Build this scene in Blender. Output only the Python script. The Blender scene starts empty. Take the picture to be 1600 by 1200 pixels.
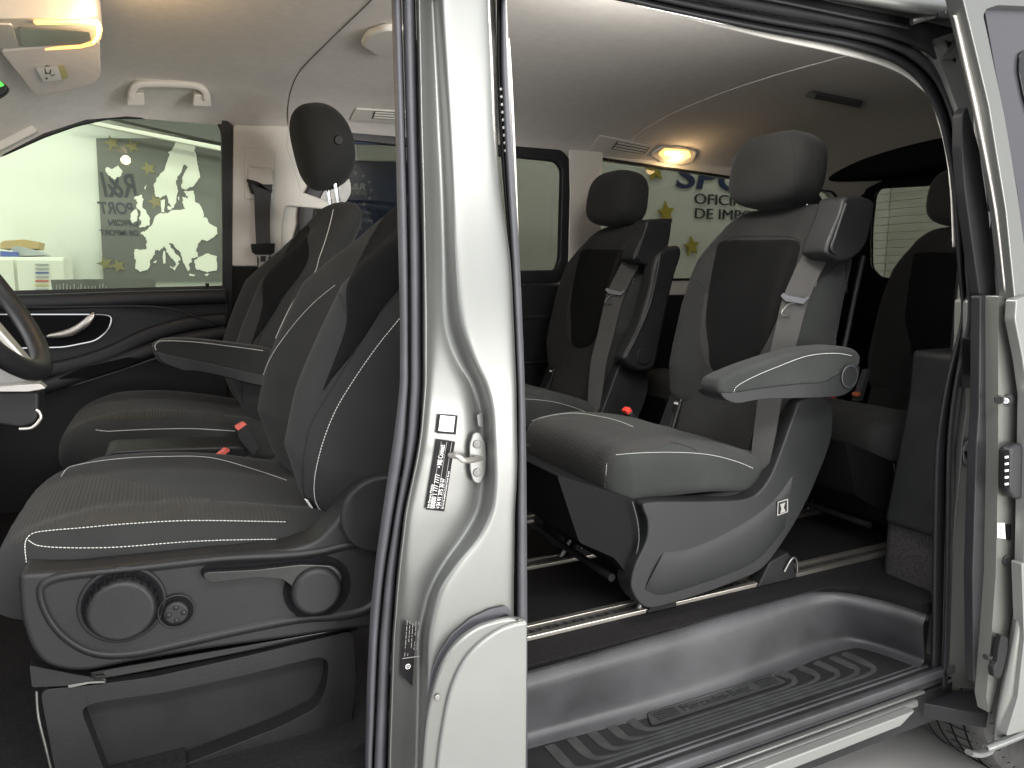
import bpy, bmesh, math, random
from mathutils import Vector, Matrix
from mathutils.bvhtree import BVHTree
from mathutils.geometry import delaunay_2d_cdt
R = math.radians
S = bpy.context.scene
COL = S.collection
random.seed(4)

# ------------------------------------------------------------------ camera
FPX = 1155.0
YAW, PITCH = R(25.7), R(8.4)
CAM = Vector((0, 0, 1.30))
FW = Vector((math.sin(YAW)*math.cos(PITCH), math.cos(YAW)*math.cos(PITCH), -math.sin(PITCH)))
RT = Vector((math.cos(YAW), -math.sin(YAW), 0))
UP = RT.cross(FW)
cam = bpy.data.cameras.new('camera')
cam.sensor_width = 36; cam.lens = FPX/1600*36; cam.clip_start = 0.02; cam.clip_end = 200
camo = bpy.data.objects.new('camera', cam); COL.objects.link(camo)
camo.matrix_world = Matrix(((RT.x, UP.x, -FW.x, CAM.x), (RT.y, UP.y, -FW.y, CAM.y), (RT.z, UP.z, -FW.z, CAM.z), (0, 0, 0, 1)))
S.camera = camo
# ------------------------------------------------------------------ world, lamps, exposure
w = bpy.data.worlds.new('World'); S.world = w; w.use_nodes = True
bg = w.node_tree.nodes['Background']; bg.inputs[0].default_value = (0.93, 0.96, 1.0, 1); bg.inputs[1].default_value = 1.0
_n = w.node_tree.nodes; _l = w.node_tree.links
_tc = _n.new('ShaderNodeTexCoord'); _sp = _n.new('ShaderNodeSeparateXYZ'); _l.new(_tc.outputs['Generated'], _sp.inputs[0])
_a = _n.new('ShaderNodeMath'); _a.operation = 'MULTIPLY_ADD'; _l.new(_sp.outputs[0], _a.inputs[0]); _a.inputs[1].default_value = -.35; _l.new(_sp.outputs[2], _a.inputs[2])
_m = _n.new('ShaderNodeMapRange'); _m.inputs['From Min'].default_value = -.5; _m.inputs['From Max'].default_value = .9; _m.inputs['To Min'].default_value = .35; _m.inputs['To Max'].default_value = 1.15
_l.new(_a.outputs[0], _m.inputs['Value']); _l.new(_m.outputs[0], bg.inputs[1])
S.view_settings.view_transform = 'Standard'; S.view_settings.look = 'None'
S.view_settings.exposure = 0.8; S.view_settings.gamma = 1
try: S.cycles.max_bounces = 6; S.cycles.transparent_max_bounces = 16
except Exception: pass

def area(name, loc, target, sx, sy, power, col=(1, 1, 1)):
    l = bpy.data.lights.new(name, 'AREA'); l.shape = 'RECTANGLE'; l.size = sx; l.size_y = sy; l.energy = power; l.color = col
    o = bpy.data.objects.new(name, l); COL.objects.link(o); o.location = loc
    d = Vector(target)-Vector(loc); o.rotation_euler = d.to_track_quat('-Z', 'Y').to_euler()
    return o
# rows of ceiling panels of the showroom, in front of the open side of the van; two added fills follow
area('showroom_and_fill_lamp', (0.6, -1.3, 3.1), (0.9, 1.2, 0.9), 3.2, 0.5, 72, (1, 0.985, 0.95))
area('showroom_and_fill_lamp', (-1.9, -1.6, 3.1), (0.2, 1.6, 0.8), 1.8, 0.4, 14, (1, 0.985, 0.95))
area('showroom_and_fill_lamp', (2.6, -3.4, 0.8), (1.2, 1.9, 1.7), 3.6, 1.2, 150, (1, 0.985, 0.95))  # low fill, no real fixture: added to brighten headliner and cabin
area('showroom_and_fill_lamp', (-2.6, 1.9, 1.9), (0.6, 1.9, 1.75), 1.6, 0.9, 22, (1, 0.985, 0.96))  # unseen fill added before the windscreen to lift the front headliner
# office lights on the far side
area('office_lamp', (0.2, 3.55, 2.9), (0.2, 4.25, 1.4), 3.0, 0.25, 20, (0.98, 1, 0.96))
area('office_lamp', (3.0, 3.55, 2.9), (3.0, 4.25, 1.4), 3.0, 0.25, 18, (0.97, 1, 0.95))
area('office_lamp', (4.4, 2.0, 2.9), (5.3, 2.2, 1.4), 2.0, 0.3, 16, (1, 1, 0.97))

# ------------------------------------------------------------------ pixel ray helpers
def ray(px, py):
    return FW + RT*((px-800)/FPX) + UP*((600-py)/FPX)
def W(px, py, X=None, Y=None, Z=None):
    d = ray(px, py)
    t = (X-CAM.x)/d.x if X is not None else (Y-CAM.y)/d.y if Y is not None else (Z-CAM.z)/d.z
    return CAM+d*t
def WX(pts, X): return [W(x, y, X=X) for x, y in pts]
def WY(pts, Y): return [W(x, y, Y=Y) for x, y in pts]
def WZ(pts, Z): return [W(x, y, Z=Z) for x, y in pts]

# ------------------------------------------------------------------ materials
MT = {}
def mat(name, col, rough=0.6, metal=0.0, bump=0.0, scale=400.0, noise=0.0, nscale=6.0, kind='noise', coat=0.0, sheen=0.0, spec=0.5, emit=None, es=0.0, stretch=(1, 1, 1)):
    m = bpy.data.materials.new(name); m.use_nodes = True; nt = m.node_tree; N = nt.nodes; L = nt.links
    b = N['Principled BSDF']; b.inputs['Base Color'].default_value = (*col, 1); b.inputs['Roughness'].default_value = rough
    b.inputs['Metallic'].default_value = metal; b.inputs['Specular IOR Level'].default_value = spec
    if coat: b.inputs['Coat Weight'].default_value = coat; b.inputs['Coat Roughness'].default_value = 0.22
    if sheen: b.inputs['Sheen Weight'].default_value = sheen; b.inputs['Sheen Roughness'].default_value = 0.5
    if emit: b.inputs['Emission Color'].default_value = (*emit, 1); b.inputs['Emission Strength'].default_value = es
    tc = N.new('ShaderNodeTexCoord')
    mp = N.new('ShaderNodeMapping'); mp.inputs['Scale'].default_value = stretch; L.new(tc.outputs['Object'], mp.inputs[0])
    if noise:
        t = N.new('ShaderNodeTexNoise'); t.inputs['Scale'].default_value = nscale; t.inputs['Detail'].default_value = 6; L.new(mp.outputs[0], t.inputs['Vector'])
        mr = N.new('ShaderNodeMapRange'); mr.inputs['From Min'].default_value = 0.3; mr.inputs['From Max'].default_value = 0.7
        mr.inputs['To Min'].default_value = 1-noise; mr.inputs['To Max'].default_value = 1+noise; L.new(t.outputs['Fac'], mr.inputs['Value'])
        mx = N.new('ShaderNodeVectorMath'); mx.operation = 'SCALE'; mx.inputs[0].default_value = col; L.new(mr.outputs[0], mx.inputs['Scale'])
        L.new(mx.outputs[0], b.inputs['Base Color'])
        m2 = N.new('ShaderNodeMapRange'); m2.inputs['To Min'].default_value = rough-0.08; m2.inputs['To Max'].default_value = min(1, rough+0.08)
        L.new(t.outputs['Fac'], m2.inputs['Value']); L.new(m2.outputs[0], b.inputs['Roughness'])
    if bump:
        if kind == 'noise':
            t2 = N.new('ShaderNodeTexNoise'); t2.inputs['Scale'].default_value = scale; t2.inputs['Detail'].default_value = 2; out = t2.outputs['Fac']; L.new(mp.outputs[0], t2.inputs['Vector'])
        elif kind == 'rib':
            t2 = N.new('ShaderNodeTexWave'); t2.inputs['Scale'].default_value = scale; t2.inputs['Distortion'].default_value = 0.6; t2.bands_direction = 'X'; out = t2.outputs['Fac']; L.new(mp.outputs[0], t2.inputs['Vector'])
        else:
            t2 = N.new('ShaderNodeTexVoronoi'); t2.inputs['Scale'].default_value = scale; out = t2.outputs['Distance']; L.new(mp.outputs[0], t2.inputs['Vector'])
        bp = N.new('ShaderNodeBump'); bp.inputs['Strength'].default_value = bump; bp.inputs['Distance'].default_value = 0.003 if kind == 'rib' else 0.001
        L.new(out, bp.inputs['Height']); L.new(bp.outputs[0], b.inputs['Normal'])
    MT[name] = m; return m
def glass(name, tint, refl=0.12, rough=0.0):
    m = bpy.data.materials.new(name); m.use_nodes = True; nt = m.node_tree; N = nt.nodes; L = nt.links
    N.remove(N['Principled BSDF']); out = N['Material Output']
    tr = N.new('ShaderNodeBsdfTransparent'); tr.inputs[0].default_value = (*tint, 1)
    gl = N.new('ShaderNodeBsdfGlossy'); gl.inputs['Roughness'].default_value = rough
    fr = N.new('ShaderNodeFresnel'); fr.inputs[0].default_value = 1.28
    mx = N.new('ShaderNodeMixShader'); L.new(fr.outputs[0], mx.inputs[0]); L.new(tr.outputs[0], mx.inputs[1]); L.new(gl.outputs[0], mx.inputs[2])
    L.new(mx.outputs[0], out.inputs[0]); MT[name] = m
mat('fabric', (0.0205, 0.021, 0.0205), 0.9, bump=0.5, scale=1100, noise=0.16, nscale=9, sheen=0.06, spec=0.12)
mat('fabric_green', (0.030, 0.032, 0.0305), 0.9, bump=0.5, scale=1100, noise=0.14, nscale=9, sheen=0.06, spec=0.12)
mat('fabric_black', (0.0055, 0.0055, 0.0058), 0.95, bump=0.4, scale=1300, noise=0.15, nscale=12, sheen=0.02, spec=0.08)
mat('fabric_rib', (0.028, 0.026, 0.023), 0.9, bump=0.4, scale=48, noise=0.15, nscale=12, kind='rib', sheen=0.06, spec=0.12)
mat('fabric_mesh', (0.030, 0.029, 0.028), 0.85, bump=1.0, scale=300, noise=0.2, nscale=300, kind='vor', sheen=0.06, spec=0.15)
mat('stitch', (0.55, 0.55, 0.52), 0.8)
mat('seam', (0.012, 0.012, 0.012), 0.9)
mat('plastic', (0.0105, 0.0105, 0.011), 0.46, bump=0.35, scale=900, noise=0.12, nscale=14, spec=0.32)
mat('plastic_cool', (0.013, 0.0136, 0.0144), 0.48, bump=0.35, scale=900, noise=0.13, nscale=10, spec=0.34)
mat('shroud', (0.006, 0.006, 0.0065), 0.7, bump=0.3, scale=900, noise=0.15, nscale=8, spec=.12)
mat('plastic_dark', (0.014, 0.014, 0.015), 0.5, bump=0.3, scale=900, noise=0.2, nscale=12, spec=0.2)
mat('step_dark', (0.013, 0.013, 0.014), 0.6, bump=0.5, scale=700, noise=0.25, nscale=9, spec=.25)
mat('plastic_step', (0.042, 0.042, 0.045), 0.43, bump=0.5, scale=700, noise=0.38, nscale=6, spec=0.42)
mat('plastic_gloss', (0.012, 0.012, 0.012), 0.14)
mat('black_trim', (0.018, 0.018, 0.020), 0.42, bump=0.2, scale=900, noise=0.1, spec=0.3)
mat('plastic_rib', (0.036, 0.038, 0.037), 0.6, bump=0.6, scale=500, noise=0.2, nscale=30, spec=0.2)
mat('rail_grey', (0.16, 0.16, 0.155), 0.3, metal=0.6, noise=0.1, nscale=4)
mat('rubber', (0.060, 0.060, 0.068), 0.55, bump=0.15, scale=500, noise=0.12, nscale=20)
mat('rubber_dark', (0.022, 0.022, 0.024), 0.6, bump=0.2, scale=500, noise=0.15, nscale=20, spec=0.3)
mat('tyre', (0.045, 0.044, 0.043), 0.8, bump=0.3, scale=200, noise=0.3, nscale=30)
mat('headliner', (0.63, 0.605, 0.575), 0.95, bump=0.35, scale=900, noise=0.04, nscale=40, spec=0.1)
mat('trim_beige', (0.64, 0.62, 0.575), 0.6, bump=0.2, scale=900, noise=0.03, nscale=20)
mat('paint', (0.190, 0.193, 0.184), 0.40, metal=0.75, noise=0.03, nscale=3, coat=0.3)
mat('paint_white', (0.205, 0.207, 0.198), 0.40, metal=0.4, noise=0.04, nscale=6, coat=0.3)
mat('paint_green', (0.16, 0.163, 0.148), 0.4, metal=0.4, noise=0.05, nscale=6, coat=0.3)
mat('carpet', (0.016, 0.015, 0.0155), 1.0, bump=1.0, scale=500, noise=0.2, nscale=140, spec=0.05)
mat('carpet_grey', (0.045, 0.042, 0.042), 1.0, bump=1.0, scale=450, noise=0.3, nscale=150, spec=0.05)
mat('aluminium', (0.62, 0.58, 0.52), 0.33, metal=0.9, noise=0.06, nscale=8, stretch=(1, 30, 30))
mat('satin', (0.55, 0.52, 0.48), 0.35, metal=0.8, noise=0.04, stretch=(1, 1, 20))
mat('steel', (0.22, 0.215, 0.205), 0.42, metal=0.9, noise=0.2, nscale=30)
mat('chrome', (0.85, 0.85, 0.85), 0.08, metal=1.0)
mat('webbing', (0.046, 0.0445, 0.043), 0.8, bump=0.6, scale=160, noise=0.06, nscale=60, stretch=(1, 1, 4), spec=0.15)
mat('webbing_dark', (0.075, 0.075, 0.078), 0.8, bump=0.6, scale=160, noise=0.06, nscale=60, spec=0.15)
mat('red_plastic', (0.62, 0.045, 0.03), 0.35)
mat('red_faded', (0.55, 0.10, 0.08), 0.45)
mat('lamp_warm', (1, 0.7, 0.3), 0.4, emit=(1.0, 0.46, 0.12), es=1.3)
mat('lamp_hot', (1, 0.9, 0.7), 0.4, emit=(1.0, 0.82, 0.50), es=2.2)
mat('sticker_white', (0.78, 0.76, 0.74), 0.4)
mat('sticker_black', (0.008, 0.007, 0.008), 0.5, spec=.15)
mat('sticker_grey', (0.30, 0.29, 0.28), 0.4)
mat('sticker_yellow', (0.55, 0.50, 0.22), 0.5)
mat('screen_green', (0.02, 0.2, 0.02), 0.3, emit=(0.12, 0.85, 0.10), es=0.8)
mat('concrete', (0.50, 0.49, 0.475), 0.5, noise=0.14, nscale=3, bump=0.2, scale=60)
mat('wall_white', (0.72, 0.73, 0.70), 0.8, noise=0.03, nscale=1.5, bump=0.1, scale=80)
mat('wall_grey', (0.42, 0.43, 0.41), 0.8, noise=0.04, nscale=1.5)
mat('poster_grey', (0.150, 0.150, 0.145), 0.5, noise=0.06, nscale=3)
mat('map_white', (0.86, 0.86, 0.80), 0.6)
mat('navy', (0.022, 0.035, 0.085), 0.6, noise=0.1)
mat('print_grey', (0.42, 0.43, 0.44), 0.6)
mat('print_dark', (0.045, 0.05, 0.065), 0.5)
mat('print_navy', (0.030, 0.045, 0.12), 0.4)
mat('star_yellow', (0.42, 0.34, 0.05), 0.5)
mat('star_reflected', (0.24, 0.21, 0.10), 0.5)
mat('soffit', (0.07, 0.07, 0.07), 0.7)
mat('paper_tan', (0.55, 0.40, 0.20), 0.7)
mat('paper_blue', (0.10, 0.13, 0.42), 0.6)
mat('paper_grey', (0.42, 0.44, 0.46), 0.6)
mat('cloth_black', (0.008, 0.008, 0.009), 0.95, spec=0.05)
mat('orange', (0.6, 0.16, 0.05), 0.6)
glass('glass_front', (0.74, 0.785, 0.69))
glass('glass_tint', (0.32, 0.325, 0.29))
mat('privacy_glass', (0.045, 0.044, 0.05), 0.12, spec=.8)

# brick wall
def brick_mat():
    m = bpy.data.materials.new('brick_pale'); m.use_nodes = True; nt = m.node_tree; N = nt.nodes; L = nt.links; b = N['Principled BSDF']
    tc = N.new('ShaderNodeTexCoord'); mp = N.new('ShaderNodeMapping'); mp.inputs['Rotation'].default_value = (R(90), 0, R(90))
    br = N.new('ShaderNodeTexBrick'); br.inputs['Scale'].default_value = 3.2; br.inputs['Color1'].default_value = (.60, .60, .56, 1); br.inputs['Color2'].default_value = (.56, .56, .52, 1)
    br.inputs['Mortar'].default_value = (.46, .46, .42, 1); br.inputs['Mortar Size'].default_value = .012
    sp = N.new('ShaderNodeSeparateXYZ'); cb = N.new('ShaderNodeCombineXYZ'); L.new(tc.outputs['Object'], sp.inputs[0]); L.new(sp.outputs[1], cb.inputs[0]); L.new(sp.outputs[2], cb.inputs[1])
    L.new(cb.outputs[0], br.inputs['Vector']); L.new(br.outputs[0], b.inputs['Base Color']); b.inputs['Roughness'].default_value = .8
    MT['brick_pale'] = m
brick_mat()

# ------------------------------------------------------------------ object helpers
ORG = {}
def tag(o, label=None, cat=None, group=None, kind=None):
    if label: o['label'] = label
    if cat: o['category'] = cat
    if group: o['group'] = group
    if kind: o['kind'] = kind
    return o
def thing(name, label, cat, loc, group=None):
    o = bpy.data.objects.new(name, None); COL.objects.link(o); o.location = loc; o.empty_display_size = .1
    ORG[o.name] = Vector(loc); return tag(o, label, cat, group)
def mk(name, verts, faces, m, parent=None, smooth=True, angle=40, bevel=0.0, bseg=3, sub=0, label=None, wn=True):
    org = Vector((0, 0, 0)); root = False
    if parent is not None: org = ORG[parent.name]
    me = bpy.data.meshes.new(name)
    me.from_pydata([tuple(Vector(v)-org) for v in verts], [], faces); me.validate(); me.update()
    bm = bmesh.new(); bm.from_mesh(me); bmesh.ops.recalc_face_normals(bm, faces=bm.faces)
    bm.to_mesh(me); bm.free()
    o = bpy.data.objects.new(name, me); COL.objects.link(o)
    if parent is not None: o.parent = parent
    ORG[o.name] = org
    if m: me.materials.append(MT[m])
    if smooth:
        for p in me.polygons: p.use_smooth = True
        if angle: me.set_sharp_from_angle(angle=R(angle))
    if bevel:
        md = o.modifiers.new('Bevel', 'BEVEL'); md.width = bevel; md.segments = bseg; md.limit_method = 'ANGLE'; md.angle_limit = R(38); md.use_clamp_overlap = True
        me.set_sharp_from_angle(angle=R(180))
        if wn: md2 = o.modifiers.new('WN', 'WEIGHTED_NORMAL'); md2.keep_sharp = False
    if sub:
        md = o.modifiers.new('Sub', 'SUBSURF'); md.levels = sub; md.render_levels = sub
    if label: o['label'] = label
    return o
def crv(pts, n=8, closed=False):
    pts = [Vector(p) for p in pts]; out = []; k = len(pts); segs = k if closed else k-1
    for i in range(segs):
        if closed: p0, p1, p2, p3 = pts[(i-1) % k], pts[i], pts[(i+1) % k], pts[(i+2) % k]
        else: p0, p1, p2, p3 = pts[max(i-1, 0)], pts[i], pts[i+1], pts[min(i+2, k-1)]
        # centripetal-ish: plain catmull-rom with tension limited by segment length
        m1 = (p2-p0)*.5; m2 = (p3-p1)*.5; d = (p2-p1).length
        if m1.length > 1.2*d and m1.length > 0: m1 *= 1.2*d/m1.length
        if m2.length > 1.2*d and m2.length > 0: m2 *= 1.2*d/m2.length
        for j in range(n):
            t = j/n; a = 2*t**3-3*t*t+1; b = t**3-2*t*t+t; c = -2*t**3+3*t*t; e = t**3-t*t
            out.append(p1*a+m1*b+p2*c+m2*e)
    if not closed: out.append(pts[-1])
    return out
def rnd(pts, r, n=5):
    """round every corner of a closed polygon (2D or 3D) with radius-ish r"""
    pts = [Vector(p) for p in pts]; out = []; k = len(pts)
    for i in range(k):
        a, b, c = pts[i-1], pts[i], pts[(i+1) % k]
        r_ = r if not isinstance(r, (list, tuple)) else r[i]
        d1 = min(r_, (a-b).length*.48); d2 = min(r_, (c-b).length*.48)
        if r_ <= 0: out.append(b); continue
        p = b+(a-b).normalized()*d1; q = b+(c-b).normalized()*d2
        for j in range(n+1):
            t = j/n; out.append(p*(1-t)**2+b*2*t*(1-t)+q*t*t)
    return out
def prism(name, poly, d, m, parent=None, bevel=0.004, bseg=3, label=None, taper=None):
    """planar 3D polygon extruded along vector d"""
    d = Vector(d); poly = [Vector(p) for p in poly]; n = len(poly)
    top = [p+d for p in poly]
    if taper:
        c = sum(top, Vector())/n; top = [c+(p-c)*taper for p in top]
    fs = [list(range(n)), [2*n-1-i for i in range(n)]]+[[i, (i+1) % n, n+(i+1) % n, n+i] for i in range(n)]
    return mk(name, poly+top, fs, m, parent, bevel=bevel, bseg=bseg, label=label)
def box(name, a, b, m, parent=None, bevel=0.003, label=None):
    (x0, y0, z0), (x1, y1, z1) = a, b
    return prism(name, [(x0, y0, z0), (x1, y0, z0), (x1, y0, z1), (x0, y0, z1)], (0, y1-y0, 0), m, parent, bevel, label=label)
def holed(name, outer, holes, d, m, parent=None, bevel=0.0, label=None):
    """planar 3D polygon with holes (all in one plane), extruded along d"""
    d = Vector(d); outer = [Vector(p) for p in outer]; holes = [[Vector(p) for p in h] for h in holes]
    nrm = d.normalized(); o = outer[0]; e1 = (outer[1]-outer[0]).normalized(); e1 = (e1-nrm*e1.dot(nrm)).normalized(); e2 = nrm.cross(e1)
    V = []; E = []
    for lp in [outer]+holes:
        s = len(V); V += [Vector(((p-o).dot(e1), (p-o).dot(e2))) for p in lp]; E += [(s+i, s+(i+1) % len(lp)) for i in range(len(lp))]
    vs, es, fs, _, _, _ = delaunay_2d_cdt(V, E, [], 0, 1e-6)
    def inside(p, lp):
        c = False; n = len(lp)
        for i in range(n):
            a, b = lp[i], lp[i-1]
            if (a[1] > p[1]) != (b[1] > p[1]) and p[0] < (b[0]-a[0])*(p[1]-a[1])/(b[1]-a[1])+a[0]: c = not c
        return c
    L2 = [[((p-o).dot(e1), (p-o).dot(e2)) for p in lp] for lp in [outer]+holes]
    keep = []
    for f in fs:
        c = sum((vs[i] for i in f), Vector((0, 0)))/len(f)
        if inside(c, L2[0]) and not any(inside(c, h) for h in L2[1:]): keep.append(list(f))
    h = [d.dot(nrm)*0+0]
    P0 = [o+e1*v[0]+e2*v[1] for v in vs]; n = len(P0)
    cnt = {}
    for f in keep:
        for i in range(len(f)):
            e = (f[i], f[(i+1) % len(f)]); cnt[tuple(sorted(e))] = cnt.get(tuple(sorted(e)), 0)+1
    F = [f for f in keep]+[[n+i for i in reversed(f)] for f in keep]
    for f in keep:
        for i in range(len(f)):
            a, b = f[i], f[(i+1) % len(f)]
            if cnt[tuple(sorted((a, b)))] == 1: F.append([b, a, n+a, n+b])
    return mk(name, P0+[p+d for p in P0], F, m, parent, bevel=bevel, bseg=2, label=label)
def loft(name, rows, m, parent=None, closed=True, caps=True, sub=0, angle=60, label=None, bevel=0):
    nr = len(rows); nc = len(rows[0]); V = [p for r in rows for p in r]; F = []
    for i in range(nr-1):
        for j in range(nc if closed else nc-1):
            F.append([i*nc+j, i*nc+(j+1) % nc, (i+1)*nc+(j+1) % nc, (i+1)*nc+j])
    if caps and closed: F += [list(range(nc)), [(nr-1)*nc+j for j in range(nc)]]
    return mk(name, V, F, m, parent, sub=sub, angle=angle, label=label, bevel=bevel)
def sweep(name, path, prof, m, parent=None, up=(0, 1, 0), closed=False, angle=50, label=None, scale=None):
    """prof: list of (a,b): a along side vector, b along 'up' ref"""
    path = [Vector(p) for p in path]; rows = []; n = len(path); up = Vector(up)
    for i, p in enumerate(path):
        if closed: t = path[(i+1) % n]-path[i-1]
        else: t = path[min(i+1, n-1)]-path[max(i-1, 0)]
        t.normalize(); s = t.cross(up).normalized(); u = s.cross(t).normalized(); k = scale(i/(n-1)) if scale else 1
        rows.append([p+s*a*k+u*b*k for a, b in prof])
    if closed: rows.append(rows[0])
    return loft(name, rows, m, parent, True, not closed, angle=angle, label=label)
def circ(r, n=10, ry=None): return [(r*math.cos(2*math.pi*i/n), (ry or r)*math.sin(2*math.pi*i/n)) for i in range(n)]
def rrect(w_, h_, r=None, n=3):
    r = r if r is not None else min(w_, h_)*.3
    return [(p.x, p.y) for p in rnd([(-w_/2, -h_/2), (w_/2, -h_/2), (w_/2, h_/2), (-w_/2, h_/2)], r, n)]
def tube(name, path, r, m, parent=None, up=(0, 1, 0), n=10, closed=False, label=None):
    return sweep(name, path, circ(r, n), m, parent, up, closed, label=label)
def sgnpow(v, e): return math.copysign(abs(v)**e, v)
def disc(name, c, axis, r, h, m, parent=None, bevel=0.002, n=40, label=None, r2=None, squash=1):
    c = Vector(c); q = Vector(axis).to_track_quat('Z', 'X'); axis = Vector(axis).normalized()
    poly = [c+q@Vector((r*math.cos(2*math.pi*i/n), r*squash*math.sin(2*math.pi*i/n), 0)) for i in range(n)]
    return prism(name, poly, axis*h, m, parent, bevel, taper=(r2/r if r2 else None), label=label)
def ring(name, c, axis, r, rt, m, parent=None, n=40, k=8, squash=1):
    c = Vector(c); q = Vector(axis).to_track_quat('Z', 'X')
    path = [c+q@Vector((r*math.cos(2*math.pi*i/n), r*squash*math.sin(2*math.pi*i/n), 0)) for i in range(n)]
    return sweep(name, path, circ(rt, k), m, parent, up=axis, closed=True)
def pad(name, spine, Yc, wf, hf, bf, m, parent=None, n=3.2, er=(0.06, 0.06), cw=0.35, ns=96, nl=130, label=None, yshear=None, bump=None):
    """upholstered pad: rounded sections carried along a spine in the XZ plane. bf(t,s): how far the front swells"""
    sp = crv([Vector((x, 0, z)) for x, z in spine], 16); L = [0]
    for i in range(1, len(sp)): L.append(L[-1]+(sp[i]-sp[i-1]).length)
    T = L[-1]; rows = []
    us = []
    for i in range(nl+1):
        u = i/nl; us.append(T*(u+0.0))
    # denser near ends
    us = [T*(.5-.5*math.cos(math.pi*i/nl)*(1-.0)) for i in range(nl+1)]
    for d in us:
        j = 1
        while j < len(L)-1 and L[j] < d: j += 1
        k = (d-L[j-1])/max(1e-9, L[j]-L[j-1]); p = sp[j-1].lerp(sp[j], k)
        j0, j1 = max(0, j-3), min(len(sp)-1, j+2); tg = (sp[j1]-sp[j0]).normalized(); N = Vector((-tg.z, 0, tg.x)); t = d/T
        e = 1.0; 
        if d < er[0]: e = (max(0, 1-((er[0]-d)/er[0])**2.4))**(1/2.4)
        elif T-d < er[1]: e = (max(0, 1-((er[1]-(T-d))/er[1])**2.4))**(1/2.4)
        e = max(e, .12); wd = wf(t)*(1-cw*(1-e)); h = hf(t)*e
        row = []
        for q in range(ns):
            a = 2*math.pi*q/ns; c_, s_ = sgnpow(math.cos(a), 2/n), sgnpow(math.sin(a), 2/n)
            b = bf(t, c_)*e*max(0, min(1, (s_+.2)/1.0)) if bf else 0
            row.append(p+Vector((0, Yc+wd*c_, 0))+N*(h*s_+b))
        rows.append(row)
    if bump: rows = [[bump(v) for v in r] for r in rows]
    return loft(name, rows, m, parent, angle=0, label=label)
def ball(name, c, ax, r3, m, parent=None, n=2.6, label=None, shape=None, nu=40, nv=26):
    """rounded box / superellipsoid; ax = 3 unit axes"""
    c = Vector(c); A = [Vector(a).normalized() for a in ax]; rows = []
    for i in range(nv+1):
        ph = -math.pi/2+math.pi*i/nv; cz, sz = sgnpow(math.cos(ph), 2/n), sgnpow(math.sin(ph), 2/n); row = []
        for j in range(nu):
            th = 2*math.pi*j/nu; v = Vector((cz*sgnpow(math.cos(th), 2/n), cz*sgnpow(math.sin(th), 2/n), sz))
            if shape: v = shape(v)
            row.append(c+A[0]*r3[0]*v.x+A[1]*r3[1]*v.y+A[2]*r3[2]*v.z)
        rows.append(row)
    return loft(name, rows, m, parent, angle=0, label=label)
BV = {}
def bvh(o):
    if o.name not in BV:
        me = o.data; BV[o.name] = BVHTree.FromPolygons([v.co+ORG[o.name] for v in me.vertices], [p.vertices[:] for p in me.polygons])
    return BV[o.name]
def hit(px, py, o):
    b = bvh(o); d = ray(px, py).normalized(); r = b.ray_cast(CAM, d)
    if r[0] is not None:
        n = r[1]; 
        if n.dot(d) > 0: n = -n
        return r[0], n
    # off the silhouette: nearest surface point to the ray at the object's distance
    c = sum((v.co for v in list(o.data.vertices)[::40]), Vector())/max(1, len(list(o.data.vertices)[::40]))+ORG[o.name]
    p = CAM+d*((c-CAM).dot(d)); q = b.find_nearest(p); n = q[1]
    if n.dot(d) > 0: n = -n
    return q[0], n
def inpoly(p, lp):
    c = False
    for i in range(len(lp)):
        a, b = lp[i], lp[i-1]
        if (a[1] > p[1]) != (b[1] > p[1]) and p[0] < (b[0]-a[0])*(p[1]-a[1])/(b[1]-a[1])+a[0]: c = not c
    return c
def patch(name, poly, target, off, m, parent, step=4.5, puff=0.0, label=None, round_=True):
    """panel sewn on / stuck to a surface: outline traced, laid on the target mesh, with real thickness"""
    lp = crv([Vector((x, y, 0)) for x, y in poly], 8, True) if round_ else [Vector((x, y, 0)) for x, y in poly]
    if not round_:
        q = []
        for i in range(len(lp)):
            a, b = lp[i], lp[(i+1) % len(lp)]; k = max(1, int((b-a).length/step))
            q += [a.lerp(b, j/k) for j in range(k)]
        lp = q
    P = [(v.x, v.y) for v in lp]; xs = [p[0] for p in P]; ys = [p[1] for p in P]; V = [Vector(p) for p in P]; nb = len(V)
    x = min(xs)+step/2; 
    while x < max(xs):
        y = min(ys)+step/2
        while y < max(ys):
            if inpoly((x, y), P) and min((x-a)**2+(y-b)**2 for a, b in P) > (step*.55)**2: V.append(Vector((x, y)))
            y += step
        x += step
    vs, es, fs, _, _, _ = delaunay_2d_cdt(V, [(i, (i+1) % nb) for i in range(nb)], [], 0, 1e-5)
    fs = [list(f) for f in fs if inpoly(sum((vs[i] for i in f), Vector((0, 0)))/len(f), P)]
    top = []; bot = []
    for v in vs:
        p, n = hit(v.x, v.y, target); dm = min((v.x-a)**2+(v.y-b)**2 for a, b in P)**.5; k = min(1, dm/14.0)
        top.append(p+n*(off*(.6+.4*min(1, dm/3.0))+puff*math.sin(k*math.pi/2))); bot.append(p-n*.003)
    n = len(vs); cnt = {}
    for f in fs:
        for i in range(len(f)): e = tuple(sorted((f[i], f[(i+1) % len(f)]))); cnt[e] = cnt.get(e, 0)+1
    F = list(fs)
    for f in fs:
        for i in range(len(f)):
            a, b = f[i], f[(i+1) % len(f)]
            if cnt[tuple(sorted((a, b)))] == 1: F.append([b, a, n+a, n+b])
    return mk(name, top+bot, F, m, parent, angle=50, label=label)
def resample(pts, step):
    out = [pts[0]]; acc = 0
    for i in range(1, len(pts)):
        a, b = pts[i-1], pts[i]; l = (b-a).length; 
        if l < 1e-9: continue
        t = step-acc
        while t <= l: out.append(a.lerp(b, t/l)); t += step
        acc = (acc+l) % step
    return out
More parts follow.
